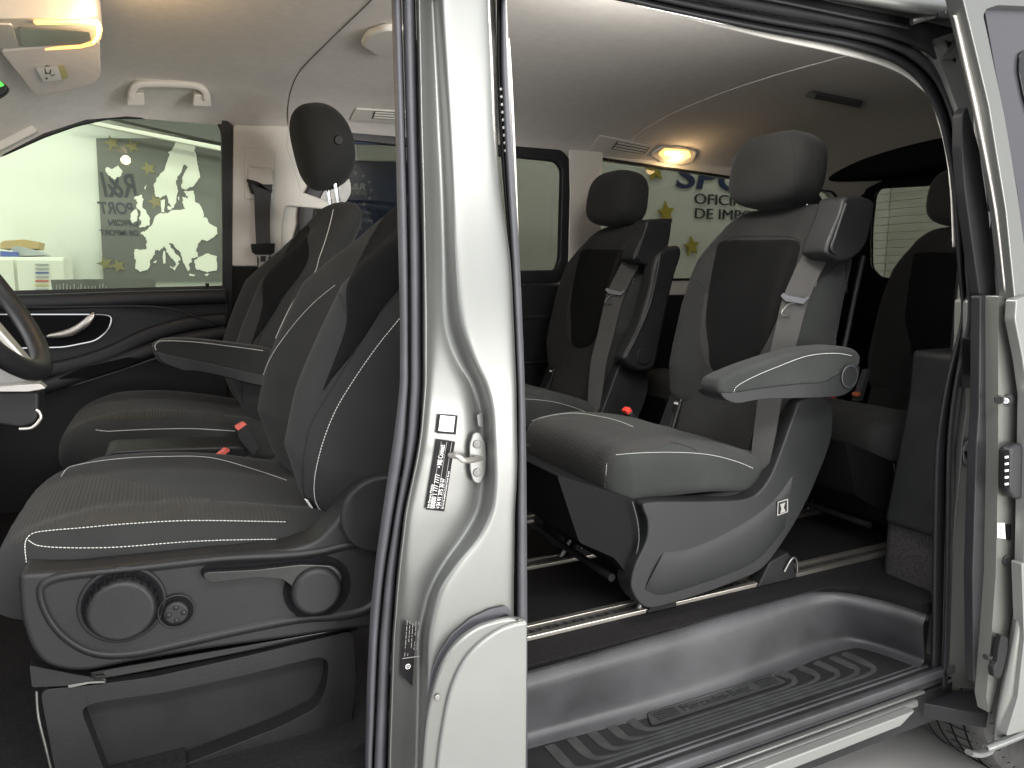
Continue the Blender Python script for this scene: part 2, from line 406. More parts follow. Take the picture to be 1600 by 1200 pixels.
def seamline(name, lines, target, m, parent, r=0.00068, dash=True, lift=0.0012, pitch=0.0052, raw=False):
    V = []; F = []
    for ln in lines:
        if raw: pn = [(Vector(p), Vector((0, -1, 0))) for p in crv(ln, 10)]
        else:
            c2 = crv([Vector((x, y, 0)) for x, y in ln], 10); pn = []
            for v in c2:
                d_ = ray(v.x, v.y).normalized(); h_ = bvh(target).ray_cast(CAM, d_)
                if h_[0] is None or abs(h_[1].dot(d_)) < .06: continue
                n_ = h_[1] if h_[1].dot(d_) < 0 else -h_[1]
                pn.append((h_[0], n_))
        if len(pn) < 2: continue
        chunks = [[pn[0]]]
        for q_ in pn[1:]:
            if (q_[0]-chunks[-1][-1][0]).length > .04 and not raw: chunks.append([])
            chunks[-1].append(q_)
        pn = max(chunks, key=len)
        if len(pn) < 2: continue
        pts = [p+n*lift for p, n in pn]; pts = resample(pts, pitch)
        for i in range(len(pts)-1):
            a, b = pts[i], pts[i+1]; d = b-a
            if d.length > .05 or d.length < 1e-6: continue
            if dash: b = a+d*.68
            else: b = a+d*1.05
            s = d.cross(Vector((.3, -1, .4))).normalized(); u = s.cross(d).normalized(); k = len(V)
            for e in (a, b):
                for q in range(5): an = 2*math.pi*q/5; V.append(e+(s*math.cos(an)+u*math.sin(an))*r)
            for q in range(5): F.append([k+q, k+(q+1) % 5, k+5+(q+1) % 5, k+5+q])
            F.append([k+q for q in range(5)]); F.append([k+9-q for q in range(5)])
    return mk(name, V, F, m, parent, angle=0)
def text(name, body, size, origin, xdir, ydir, m, parent=None, align='LEFT', ext=0.0006, bold=0.0, sx=1.0, font_shear=0.0):
    cu = bpy.data.curves.new('t', 'FONT'); cu.body = body; cu.size = size; cu.align_x = align; cu.extrude = ext; cu.offset = bold; cu.shear = font_shear; cu.resolution_u = 8
    o = bpy.data.objects.new('t', cu); COL.objects.link(o); bpy.context.view_layer.update()
    me = bpy.data.meshes.new_from_object(o.evaluated_get(bpy.context.evaluated_depsgraph_get())); bpy.data.objects.remove(o)
    x = Vector(xdir).normalized(); y = Vector(ydir).normalized(); z = x.cross(y)
    V = [Vector(origin)+x*v.co.x*sx+y*v.co.y+z*v.co.z for v in me.vertices]; F = [p.vertices[:] for p in me.polygons]
    return mk(name, V, F, m, parent, smooth=False)
def star(name, c, r, n3, m, parent=None, th=.004, rot=0.0, up=(0, 0, 1)):
    n3 = Vector(n3).normalized(); u = Vector(up); s = n3.cross(u).normalized(); c = Vector(c)
    poly = [c+(s*math.sin(rot+math.pi*i/5)+u*math.cos(rot+math.pi*i/5))*(r if i % 2 == 0 else r*.42) for i in range(10)]
    return prism(name, poly, n3*th, m, parent, bevel=0)
def interp(x, xs, ys):
    if x <= xs[0]: return ys[0]
    for i in range(1, len(xs)):
        if x <= xs[i]: k = (x-xs[i-1])/(xs[i]-xs[i-1]); k = k; return ys[i-1]+(ys[i]-ys[i-1])*k
    return ys[-1]
def copy_tree(o, parent=None):
    c = o.copy(); COL.objects.link(c); c.parent = parent
    if o.name in ORG: ORG[c.name] = ORG[o.name]
    for ch in list(o.children): copy_tree(ch, c)
    return c

exec_parts = []
# ==================================================================== SETTING
fl = mk('garage_floor', [(-8, -8, 0), (12, -8, 0), (12, 10, 0), (-8, 10, 0)], [[0, 1, 2, 3]], 'concrete'); tag(fl, kind='structure')
wl = box('wall', (-6, 4.35, 0), (8, 4.5, 3.2), 'wall_white', bevel=0); tag(wl, 'pale green-white showroom wall seen through the far windows', 'wall')
wl2 = box('wall', (5.6, -1, 0), (5.75, 4.34, 3.2), 'brick_pale', bevel=0); tag(wl2, 'pale brick wall behind the van seen through the rear window', 'wall')
YW = 4.34
# map poster
mp = thing('wall_poster', 'dark grey wall poster with a white map of Europe seen through the front window', 'poster', (0.1, YW, 1.2))
prism('poster_panel', WY([(150, 216), (420, 216), (412, 440), (162, 440)], YW-.012), (0, .01, 0), 'poster_grey', mp, bevel=0)
def c6(pts): return [(x/4.139, 180+y/4.139) for x, y in pts]
def c7(pts): return [(190+x/4.8, 200+y/4.8) for x, y in pts]
main = c7([(185, 910), (95, 912), (98, 960), (105, 1020), (100, 1050), (145, 1080), (195, 1065), (215, 1030), (215, 990), (250, 950), (255, 915), (290, 918), (320, 885), (335, 925), (370, 975), (405, 1005), (410, 1030), (395, 1045), (365, 1035), (370, 1050), (400, 1068), (408, 1045), (430, 1020), (425, 997), (442, 1000), (435, 970), (405, 945), (365, 890), (360, 862), (385, 870), (410, 905), (445, 940), (455, 985), (480, 1040), (500, 1075), (515, 1060), (505, 1020), (530, 1000), (520, 975), (575, 965), (560, 910), (580, 860), (605, 835), (640, 850), (685, 825), (720, 795), (715, 745), (665, 720), (635, 675), (610, 670), (615, 640), (585, 575), (550, 550), (540, 470), (465, 475), (490, 510), (495, 530), (460, 515), (455, 560), (480, 605), (420, 615), (370, 620), (345, 640), (285, 640), (250, 665), (215, 740), (180, 770), (140, 790), (180, 820), (190, 860)])
scan = c7([(410, 105), (555, 125), (545, 165), (562, 200), (560, 240), (575, 300), (590, 370), (545, 430), (480, 465), (450, 450), (455, 370), (500, 290), (470, 275), (450, 330), (415, 370), (410, 420), (425, 470), (410, 560), (385, 605), (350, 560), (335, 500), (290, 525), (255, 510), (240, 430), (270, 370), (320, 320), (345, 240), (385, 150)])
uk = c7([(95, 520), (150, 500), (165, 540), (155, 590), (185, 630), (215, 680), (210, 730), (135, 750), (150, 700), (130, 680), (145, 630), (110, 590), (120, 560)])
ire = c7([(70, 640), (110, 605), (125, 650), (115, 700), (85, 718), (65, 685)])
ice = c6([(690, 335), (720, 350), (765, 325), (795, 365), (770, 400), (735, 415), (705, 390), (685, 365)])
tur = c7([(545, 990), (600, 960), (650, 940), (715, 960), (712, 1070), (640, 1085), (600, 1070), (560, 1060)])
den = c7([(290, 545), (320, 530), (325, 580), (315, 640), (298, 630)])
small = [c7(q) for q in ([(315, 920), (328, 925), (330, 1015), (315, 1018), (308, 970)], [(345, 585), (382, 592), (372, 615), (345, 612)], [(420, 520), (432, 515), (430, 545)], [(505, 1092), (550, 1100), (545, 1113), (510, 1108)], [(235, 1008), (265, 990), (255, 1014)], [(620, 1098), (655, 1092), (640, 1112)], [(170, 450), (185, 425), (178, 470)], [(345, 185), (380, 165), (365, 195)])]
def jag(pts, Y, amp=.0035):
    P = WY(pts, Y); out = []
    for i in range(len(P)):
        a, b = P[i], P[(i+1) % len(P)]
        for j in range(4):
            v = a.lerp(b, j/4); out.append(v+Vector((random.uniform(-amp, amp), 0, random.uniform(-amp, amp))) if j else v)
    return out
for nm, pl in (('map_mainland', main), ('map_peninsula', scan), ('map_island', uk), ('map_island', ire), ('map_island', ice), ('map_coast', tur), ('map_coast', den)):
    prism(nm, jag(pl, YW-.013-random.random()*.002), (0, -.003, 0), 'map_white', mp, bevel=0)
for q in small: prism('map_island', jag(q, YW-.0135, .001), (0, -.003, 0), 'map_white', mp, bevel=0)
# reflection of a sign in the glass, modelled as solid mirrored letters and stars
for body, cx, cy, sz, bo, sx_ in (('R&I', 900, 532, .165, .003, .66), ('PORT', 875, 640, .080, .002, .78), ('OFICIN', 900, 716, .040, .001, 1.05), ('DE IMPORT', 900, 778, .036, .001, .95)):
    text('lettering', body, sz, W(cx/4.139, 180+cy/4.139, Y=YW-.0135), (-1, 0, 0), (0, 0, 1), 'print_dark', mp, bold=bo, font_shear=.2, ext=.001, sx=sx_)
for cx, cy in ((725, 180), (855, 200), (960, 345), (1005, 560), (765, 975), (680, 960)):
    star('star', W(cx/4.139, 180+cy/4.139, Y=YW-.0125), .040, (0, -1, 0), 'star_reflected', mp, th=.003, rot=.3)
# soffit beam
sb = thing('ceiling_soffit', 'dark ceiling soffit with a pale lower rail above the map poster', 'ceiling beam', (0, 4.2, 2.0))
prism('soffit_panel', WY([(100, 130), (450, 130), (450, 246), (170, 183)], 4.2), (0, .08, 0), 'soffit', sb, bevel=0)
prism('rail', WY([(110, 184), (450, 250), (450, 258), (112, 190)], 4.19), (0, -.03, 0), 'trim_beige', sb, bevel=.003)
# banner
bn = thing('banner', 'navy blue roll-up banner with ring of white stars behind the sliding window', 'banner', (1.1, 4.2, 0))
prism('banner_cloth', WY([(505, 250), (610, 252), (690, 255), (690, 520), (500, 520)], 4.2), (0, .01, 0), 'navy', bn, bevel=0)
bc = W(556, 296, Y=4.19)
for i in range(12):
    a = i*math.pi/6; star('banner_star', bc+Vector((.088*math.cos(a), 0, .088*math.sin(a))), .011, (0, -1, 0), 'print_grey', bn, th=.002)
text('lettering', 'R&R', .052, bc+Vector((-.005, 0, -.002)), (1, 0, 0), (0, 0, 1), 'print_grey', bn, 'CENTER', font_shear=.2, bold=.001, sx=1.25)
text('lettering', 'SPORTS', .03, bc+Vector((0, 0, -.03)), (1, 0, 0), (0, 0, 1), 'print_grey', bn, 'CENTER', font_shear=.2, sx=1.1)
for i, t_ in enumerate(('IMPORT EX', 'ORIZACION', 'DE')):
    text('lettering', t_, .026, W(562, 335+i*12, Y=4.19), (1, 0, 0), (0, 0, 1), 'print_grey', bn, 'CENTER')
pf = thing('notice_board', 'pale green panel on the wall above the navy banner', 'panel', (1.1, 4.3, 1.9))
prism('board', WY([(558, 224), (640, 226), (640, 250), (560, 250)], 4.15), (0, .02, 0), 'wall_grey', pf, bevel=0)
pf2 = thing('picture_frame', 'small framed notice behind the front passenger headrest posts', 'picture frame', (0.9, 4.3, 1.8))
prism('frame', WY([(478, 305), (508, 300), (508, 326), (480, 326)], 4.3), (0, .02, 0), 'map_white', pf2, bevel=0)
prism('picture', WY([(484, 309), (497, 307), (497, 316), (485, 317)], 4.29), (0, .005, 0), 'poster_grey', pf2, bevel=0)
# wall sign with stars on the right
sg = thing('wall_sign', 'wall lettering with yellow stars seen through the far rear quarter window', 'sign', (2.9, YW, 1.7))
Ys = YW-.004
text('lettering', 'SPORTS', .23, W(1054, 292, Y=Ys), (1, 0, 0), (0, 0, 1), 'print_navy', sg, bold=.004, font_shear=.15, ext=.003, sx=1.65)
text('lettering', 'OFICINA', .105, W(1084, 318, Y=Ys), (1, 0, 0), (0, 0, 1), 'print_dark', sg, bold=0, ext=.003, sx=1.38)
text('lettering', 'DE IMPORTACION', .105, W(1084, 341, Y=Ys), (1, 0, 0), (0, 0, 1), 'print_dark', sg, bold=0, ext=.003, sx=1.38)
for cx, cy, r_ in ((1023, 266, .085), (1040, 332, .08), (1080, 385, .075), (985, 322, .03)):
    star('star', W(cx, cy, Y=Ys), r_, (0, -1, 0), 'star_yellow', sg, th=.012, rot=.15)
# cabinet + papers
cb = thing('cabinet', 'white office cabinet with coloured index labels seen through the front window', 'cabinet', (-.6, 4.0, 0))
a0 = W(100, 402, Y=3.95); b0 = W(23, 402, Y=3.95)
box('carcass', (-1.6, 3.95, 0), (a0.x, 4.33, a0.z), 'map_white', cb, .004)
box('door', (b0.x+.006, 3.935, .1), (a0.x-.004, 3.949, a0.z-.012), 'map_white', cb, .003); box('door', (-1.0, 3.935, .1), (b0.x-.006, 3.949, a0.z-.012), 'map_white', cb, .003)
cols = ['paper_grey', 'paper_grey', 'paper_blue', 'paper_grey', 'red_faded', 'sticker_yellow', 'paper_grey', 'paper_blue']
for i in range(8):
    y = 412+i*6.5; p = W(55, y, Y=3.93); q = W(76, y+2.2, Y=3.93)
    box('index_label', (p.x, 3.928, q.z), (q.x, 3.934, p.z), cols[i], cb, 0)
def sheet(name, lab, px, Y, m, h):
    P = WY(px, Y); o = prism(name, P, (0, h, 0), m, None, .002); return tag(o, lab, 'paper')
sheet('folder', 'tan folder on top of the white cabinet', [(0, 380), (5, 376), (38, 374), (62, 378), (60, 389), (0, 389)], 4.05, 'paper_tan', .2)
sheet('paper_stack', 'grey stack of papers lying beside the blue binder', [(15, 388), (28, 384), (60, 392), (72, 399), (28, 400)], 4.0, 'paper_grey', .2)
sheet('binder', 'blue binder at the left edge of the cabinet top', [(0, 392), (28, 394), (28, 401), (0, 401)], 3.98, 'paper_blue', .2)
ct = thing('counter_strip', 'dark grey strip with reflected pale marks standing below the map poster', 'counter', (0, 3.8, 0))
prism('strip_panel', WY([(79, 437), (243, 435), (243, 449), (82, 456)], 3.8), (0, .02, 0), 'poster_grey', ct, bevel=0)
for i in range(16):  # letter reflections on the strip, modelled as pale bars
    px_ = 88+i*5.5+random.uniform(-1, 1); h_ = random.uniform(3, 11)
    prism('reflected_mark', WY([(px_, 453), (px_+1.6, 453), (px_+1.9, 453-h_), (px_+.5, 453-h_)], 3.799), (0, -.003, 0), 'print_grey', ct, bevel=0)
# ==================================================================== VAN BODY
van = thing('minivan', 'silver minivan with open front and sliding doors showing its dark interior', 'van', (1.3, 1.9, 0))
# ---- floor and steps
ZF = .55
flr = prism('cabin_floor', [(-.9, 1.0, ZF-.03), (.30, 1.0, ZF-.03), (.30, 1.19, ZF-.03), (1.44, 1.205, ZF-.03), (1.50, 1.17, ZF-.03), (1.545, 1.04, ZF-.03), (3.35, 1.04, ZF-.03), (3.35, 2.77, ZF-.03), (-.9, 2.77, ZF-.03)], (0, 0, .03), 'carpet', van, bevel=0)
for nm, y0, y1 in (('near', 1.276, 1.332), ('mid', 1.606, 1.655), ('far', 1.925, 1.975), ('out', 2.26, 2.31)):
    wd = y1-y0
    r = box('seat_rail', (.35, y0, ZF+.001), (3.2, y0+wd*.24, ZF+.011), 'aluminium', van, .0015)
    box('rail_lip', (.35, y1-wd*.24, ZF+.001), (3.2, y1, ZF+.011), 'aluminium', r, .0015)
    box('rail_channel', (.35, y0+wd*.26, ZF+.0005), (3.2, y1-wd*.26, ZF+.003), 'plastic_dark', r, 0)
    # perforated slider strip inside the channel
    V = []; F = []; yc = (y0+y1)/2
    x = .36
    while x < 3.15:
        k = len(V)
        for z in (ZF+.003, ZF+.0075):
            V += [(x, yc-wd*.11, z), (x+.013, yc-wd*.11, z), (x+.010, yc+wd*.11, z), (x-.003, yc+wd*.11, z)]
        F += [[k, k+1, k+2, k+3], [k+4, k+5, k+6, k+7], [k, k+1, k+5, k+4], [k+1, k+2, k+6, k+5], [k+2, k+3, k+7, k+6], [k+3, k, k+4, k+7]]; x += .021
    mk('rail_teeth', V, F, 'steel', r, smooth=False)
# entry step: curved inner wall, tread floor
ZS = .402
tp = crv(WZ([(560, 1145), (825, 1071), (1100, 989), (1250, 944), (1290, 938), (1330, 942), (1390, 957), (1443, 975)], .533), 6)
bt = crv(WZ([(560, 1226), (825, 1152), (1100, 1080), (1270, 1016), (1318, 1003), (1350, 1005), (1400, 1020), (1446, 1037)], ZS), 6)
rimo = [p+Vector((0, .035, 0.012)) if i < len(tp)*.55 else p+Vector((.035, .012, 0.012)) for i, p in enumerate(tp)]
rimo2 = [p+Vector((0, .008, 0.018)) if i < len(tp)*.55 else p+Vector((.01, .003, 0.018)) for i, p in enumerate(tp)]
ctr = Vector((1.0, .95, 0))
def blend(a, b, k, sag=0):
    out = []
    for p, q in zip(a, b):
        v = p.lerp(q, k); out.append(v)
    return out
def inward(ps, d, z=None):
    out = []
    for i, p in enumerate(ps):
        t = (ps[min(i+1, len(ps)-1)]-ps[max(i-1, 0)]).normalized(); nrm = Vector((t.y, -t.x, 0)); v = p+nrm*d
        if z is not None: v.z = z
        out.append(v)
    return out
rows = [[p+Vector((0, 0, -.02)) for p in rimo], rimo, rimo2, tp, inward(blend(tp, bt, .06), .004), inward(blend(tp, bt, .5), .004), inward(blend(tp, bt, .80), .004), inward(bt, .006, ZS+.014), inward(bt, .014, ZS+.004), inward(bt, .034, ZS+.0006)]
st = loft('side_step', [list(r) for r in rows], 'plastic_step', van, closed=False, caps=False, angle=0, sub=1)
prism('step_floor', [(.30, 1.0, ZS), (1.60, 1.0, ZS), (1.585, 1.06, ZS), (1.56, 1.13, ZS), (1.52, 1.19, ZS), (1.48, 1.21, ZS), (.30, 1.21, ZS)], (0, 0, -.02), 'step_dark', st, bevel=0)
sweep('step_edge', [(.30, 1.003, ZS-.008), (1.62, 1.003, ZS-.008)], rrect(.016, .020, .004), 'plastic_step', st, up=(0, 0, 1))
for y, r_ in ((1.024, .0035), (1.036, .0025)):
    tube('step_ridge', [(.30, y, ZS), (1.56, y, ZS)], r_, 'plastic_step', st, up=(0, 0, 1), n=8)
LX = [.822, .774, .728, .682, .634]; RX = [1.236, 1.294, 1.346, 1.398, 1.440]; TY = [1.098, 1.087, 1.077, 1.067, 1.057]
for xl, xr, y in zip(LX, RX, TY):
    pathc = crv([(xl-.002, 1.147, ZS), (xl+.001, y+.026, ZS), (xl+.014, y+.007, ZS), (xl+.05, y, ZS)], 6)+crv([(xr-.05, y, ZS), (xr-.012, y+.006, ZS), (xr+.004, y+.024, ZS), (xr-.004, 1.149, ZS)], 6)
    n = len(pathc); rr = []
    for j, p in enumerate(pathc):
        t = (pathc[min(j+1, n-1)]-pathc[max(j-1, 0)]).normalized(); s_ = Vector((-t.y, t.x, 0))
        g = abs(p.y-y); wv = .0034+min(.009, g*.30)
        rr.append([p-s_*wv+Vector((0, 0, -.004)), p-s_*wv*.88+Vector((0, 0, .0022)), p+s_*wv*.88+Vector((0, 0, .0022)), p+s_*wv+Vector((0, 0, -.004))])
    loft('tread_rib', rr, 'plastic_rib', st, closed=True, angle=30)
pl = rnd([(.862, 1.149, ZS+.0005), (.845, 1.112, ZS+.0005), (1.216, 1.112, ZS+.0005), (1.208, 1.149, ZS+.0005)], .008)
prism('tread_badge', pl, (0, 0, .0025), 'plastic_rib', st, bevel=.001)
sweep('badge_rim', [p+Vector((0, 0, .003)) for p in pl], circ(.0014, 6), 'plastic_gloss', st, up=(0, 0, 1), closed=True)
for k in range(4):
    y = 1.120+k*.007
    for x0, x1 in ((.868, .925), (1.145, 1.200)): box('badge_line', (x0, y, ZS+.003), (x1, y+.0022, ZS+.0042), 'plastic_dark', st, 0)
text('lettering', 'Mercedes-Benz', .030, (.935, 1.121, ZS+.0032), (1, 0, 0), (0, 1, 0), 'plastic_cool', st, ext=.0006, sx=1.0)
# below the edge: dark seal gap, satin guide rail, painted skirt
box('sill_seal', (.33, 1.0, ZS-.036), (1.62, 1.04, ZS-.021), 'rubber_dark', van, .004)
sr = box('sill_rail', (.33, .975, .352), (1.47, .995, .368), 'rail_grey', van, .005)
box('rail_groove', (.33, .998, .28), (1.62, 1.03, .362), 'plastic_dark', sr, .002)
sweep('rail_lip', [(.33, .99, .374), (1.50, .99, .374)], rrect(.012, .006, .002), 'rail_grey', sr, up=(0, 0, 1))
prism('sill_skirt', [(.33, .955, .366), (1.43, .955, .366), (1.385, .955, .342), (.33, .955, .335)], (0, .02, 0), 'paint_white', van, bevel=.003)
box('underbody', (.3, 1.5, .16), (3.4, 2.8, .27), 'plastic_dark', van, .01)
box('underbody', (-.9, 1.05, .27), (.34, 2.8, .5), 'plastic_dark', van, .01)
# roller arm bridging to the sliding door
ra = prism('roller_arm', rnd(WZ([(1408, 1074), (1440, 1060), (1475, 1078), (1545, 1077), (1545, 1116), (1490, 1108), (1440, 1098), (1410, 1086)], .335), .008), (0, 0, -.035), 'black_trim', van, bevel=.006)
disc('roller', W(1420, 1070, Z=.345), (0, 0, 1), .012, .02, 'steel', ra)
tube('roller_pin', [W(1395, 1083, Z=.34), W(1428, 1062, Z=.35)], .006, 'steel', ra, up=(0, 0, 1))
# ---- headliner
prof = [(1.04, 1.735), (1.07, 1.80), (1.14, 1.855), (1.28, 1.895), (1.5, 1.915), (1.9, 1.93), (2.25, 1.922), (2.5, 1.895), (2.63, 1.865), (2.71, 1.835), (2.765, 1.80)]
pr = crv([Vector((0, y, z)) for y, z in prof], 5)
def ceil_z(y): return interp(y, [p.y for p in pr], [p.z for p in pr])
def liner(name, x0, x1, m, dz=0, n=10, parent=van, y0=None, label=None):
    rows = []
    for i in range(n+1):
        x = x0+(x1-x0)*i/n; drop = 0
        if x < -.05: drop = .9*(max(0, -.05-x))**1.7
        if x > 2.6: drop = .25*(x-2.6)**2
        rows.append([Vector((x, p.y, p.z+dz-drop*(1 if True else 0))) for p in pr])
    rows2 = [[p+Vector((0, 0, .012)) for p in reversed(r)] for r in rows]
    return loft(name, [a+b for a, b in zip(rows, rows2)], m, parent, closed=True, caps=True, angle=50, label=label)
hd = liner('headliner', -.62, .535, 'headliner', 0)
liner('headliner', .534, 1.045, 'headliner', .0005)
liner('headliner', 1.044, 1.833, 'headliner', .0018, label='raised centre headliner panel between the two seams')
liner('headliner', 1.832, 3.3, 'headliner', 0)
box('roof_skin', (-.7, 1.0, 1.96), (3.4, 2.8, 1.99), 'paint', van, .01)
# seam of the front headliner panel, running down to the far pillar
seam_pts = [W(580, 0, Y=1.75), W(520, 55, Z=1.912), W(470, 110, Z=1.90)]
def on_ceil(px, py):
    d = ray(px, py); a, b = .5, 6
    for _ in range(60):
        m_ = (a+b)/2; p = CAM+d*m_
        if p.y > 2.765 or p.z > ceil_z(p.y)-.001: b = m_
        else: a = m_
    return CAM+d*a
seamline('headliner_seam', [[on_ceil(*p) for p in ((600, -20), (560, 20), (510, 68), (468, 112), (455, 140), (450, 165), (450, 195))]], None, 'soffit', hd, r=.0014, dash=False, lift=0, raw=True, pitch=.012)
# console lamp, visor
lampc = thing('reading_lamp', 'front roof console with glowing amber light strip beside the sun visor', 'lamp', tuple(W(60, 50, Z=1.86)))
def onc(px, py, dz=0):
    p = on_ceil(px, py); 
    drop = .9*(max(0, -.05-p.x))**1.7 if p.x < -.05 else 0
    for _ in range(4):
        d = ray(px, py); t = (ceil_z(p.y)-drop-.001+dz-CAM.z)/d.z; p = CAM+d*t; drop = .9*(max(0, -.05-p.x))**1.7 if p.x < -.05 else 0
    return p
base = rnd([W(x, y, Z=1.835) for x, y in ((-60, 30), (120, 27), (150, 28), (160, 40), (158, 62), (140, 72), (60, 80), (-60, 84))], .012)
cs = prism('console', base, (0, 0, .05), 'trim_beige', lampc, bevel=.006)
def Zp(pts, z): return [W(x, y, Z=z) for x, y in pts]
prism('console_trim', rnd(Zp([(28, 42), (120, 46), (140, 48), (143, 62), (125, 68), (35, 72)], 1.834), .008), (0, 0, -.003), 'paint_white', cs, bevel=.002)
prism('console_panel', rnd(Zp([(-40, 34), (18, 36), (30, 72), (-40, 74)], 1.834), .006), (0, 0, -.004), 'trim_beige', cs, bevel=.002)
prism('light_strip', rnd(Zp([(52, 32), (120, 31), (145, 28), (157, 34), (160, 44), (157, 58), (146, 68), (125, 73), (70, 76), (70, 75), (125, 70), (143, 64), (150, 54), (150, 44), (147, 36), (120, 34), (57, 36)], 1.833), .001), (0, 0, -.004), 'lamp_warm', lampc, bevel=.001)
prism('light_core', rnd(Zp([(143, 30), (153, 31), (158, 43), (155, 56), (146, 66), (151, 54), (151, 42), (148, 34)], 1.828), .001), (0, 0, -.003), 'lamp_hot', lampc, bevel=.001)
vz = lambda x, y, d=0: W(x, y, Z=1.832-(y-75)*.00085-d)
vis = prism('sun_visor', rnd([vz(x, y) for x, y in ((0, 80), (156, 66), (158, 118), (150, 130), (118, 140), (57, 151))], .012), (0, .004, .022), 'headliner', van, bevel=.005)
vp = lambda pts: [vz(x, y, .0025) for x, y in pts]
prism('warning_label', vp([(56, 106), (90, 103), (97, 125), (68, 128)]), (0, -.001, 0), 'sticker_white', vis, bevel=0)
prism('warning_label', vp([(90, 103), (100, 102), (107, 122), (97, 125)]), (0, -.001, 0), 'sticker_yellow', vis, bevel=0)
lc = vp([(75, 109)])[0]; ring('label_symbol', lc+Vector((0, -.003, 0)), (0, -1, .2), .010, .001, 'sticker_black', vis, squash=.6, n=20, k=5)
disc('label_symbol', vp([(72, 115)])[0]+Vector((0, -.003, 0)), (0, -1, 0), .002, .001, 'sticker_black', vis, 0, n=12); disc('label_symbol', vp([(73, 123)])[0]+Vector((0, -.003, 0)), (0, -1, 0), .0025, .001, 'sticker_black', vis, 0, n=12)
ring('label_symbol', vp([(82, 116)])[0]+Vector((0, -.003, 0)), (0, -1, 0), .004, .0008, 'sticker_black', vis, n=14, k=5)
# ---- far side wall with window openings
YF = 2.775
w1 = rnd(WY([(-330, 350), (-120, 262), (0, 240), (65, 211), (116, 193), (170, 181), (320, 181), (340, 186), (350, 206), (353, 451), (0, 460), (-330, 468)], YF), .02)
w2 = rnd(WY([(535, 208), (870, 243), (884, 262), (880, 410), (870, 432), (480, 440), (476, 330)], YF), .03)
w3 = rnd(WY([(932, 247), (1300, 300), (1320, 330), (1300, 430), (935, 440)], YF), .02)
fw = holed('far_wall', [(-1.2, YF, .3), (3.4, YF, .3), (3.4, YF, 1.86), (-1.2, YF, 1.86)], [w1, w2, w3], (0, .05, 0), 'trim_beige', van)
def frame_ring(name, loop, r, m, parent, w_=.03, d=.02): return sweep(name, loop, rrect(w_, d, .006), m, parent, up=(0, 1, 0), closed=True)
frame_ring('window_seal', [p+Vector((0, -.004, 0)) for p in w1], 0, 'black_trim', fw, .022, .02)
frame_ring('window_frame', [p+Vector((0, -.006, 0)) for p in w2], 0, 'black_trim', fw, .055, .03)
frame_ring('window_seal', [p+Vector((0, -.004, 0)) for p in w3], 0, 'black_trim', fw, .010, .016)
def pane(name, loop, m, dy): return prism(name, [p+Vector((0, dy, 0)) for p in loop], (0, .004, 0), m, fw, bevel=0)
pane('window_glass', w1, 'glass_front', .03); pane('window_glass', w2, 'glass_tint', .03); pane('window_glass', w3, 'glass_tint', .03)
# black window surround mullion of the sliding window
prism('window_post', WY([(640, 180), (700, 185), (700, 460), (640, 460)], YF+.0), (0, .02, 0), 'black_trim', fw, bevel=.003)
prism('window_header', WY([(525, 202), (612, 207), (700, 215), (700, 236), (612, 226), (540, 224)], YF-.012), (0, .02, 0), 'navy', fw, bevel=.003)
# vertical seal strip behind front door
prism('pillar_seal', rnd(WY([(346, 185), (362, 196), (362, 470), (355, 560), (347, 470)], YF-.008), .01), (0, -.02, 0), 'black_trim', van, bevel=.004)
# far centre pillar trim
pil = prism('pillar_trim', rnd(WY([(364, 196), (450, 198), (447, 230), (470, 300), (520, 318), (520, 328), (446, 322), (440, 350), (440, 416), (361, 416)], YF-.012), .01), (0, -.014, 0), 'trim_beige', van, bevel=.005)
prism('pillar_lower', WY([(361, 417), (445, 417), (470, 330), (530, 330), (530, 700), (340, 700), (357, 470)], YF-.004), (0, -.01, 0), 'plastic_dark', van, bevel=.002)
prism('belt_cover', rnd(WY([(383, 232), (429, 234), (429, 312), (381, 311)], YF-.027), .01), (0, -.006, 0), 'trim_beige', pil, bevel=.004)
prism('belt_guide', rnd(WY([(388, 262), (424, 264), (427, 292), (385, 290)], YF-.034), .008), (0, -.022, 0), 'trim_beige', pil, bevel=.007)
prism('belt_slot', rnd(WY([(384, 280), (400, 284), (425, 296), (423, 304), (392, 303)], YF-.04), .006), (0, -.02, 0), 'plastic_dark', pil, bevel=.004)
# far rear pillar + lower trims of the cabin
prism('rear_pillar_trim', rnd(WY([(886, 225), (940, 236), (936, 330), (936, 470), (884, 470), (888, 300)], YF-.01), .01), (0, -.015, 0), 'trim_beige', van, bevel=.006)
lt = prism('side_trim', [(.32, YF-.006, .5), (3.3, YF-.006, .5), (3.3, YF-.006, 1.21), (1.75, YF-.006, 1.21), (1.7, YF-.006, 1.26), (.32, YF-.006, 1.26)], (0, -.03, 0), 'black_trim', van, bevel=.01)
box('trim_groove', (.9, YF-.045, 1.12), (1.75, YF-.037, 1.135), 'rubber_dark', lt, .003); box('trim_groove', (.9, YF-.045, .93), (1.75, YF-.037, .94), 'rubber_dark', lt, .003)
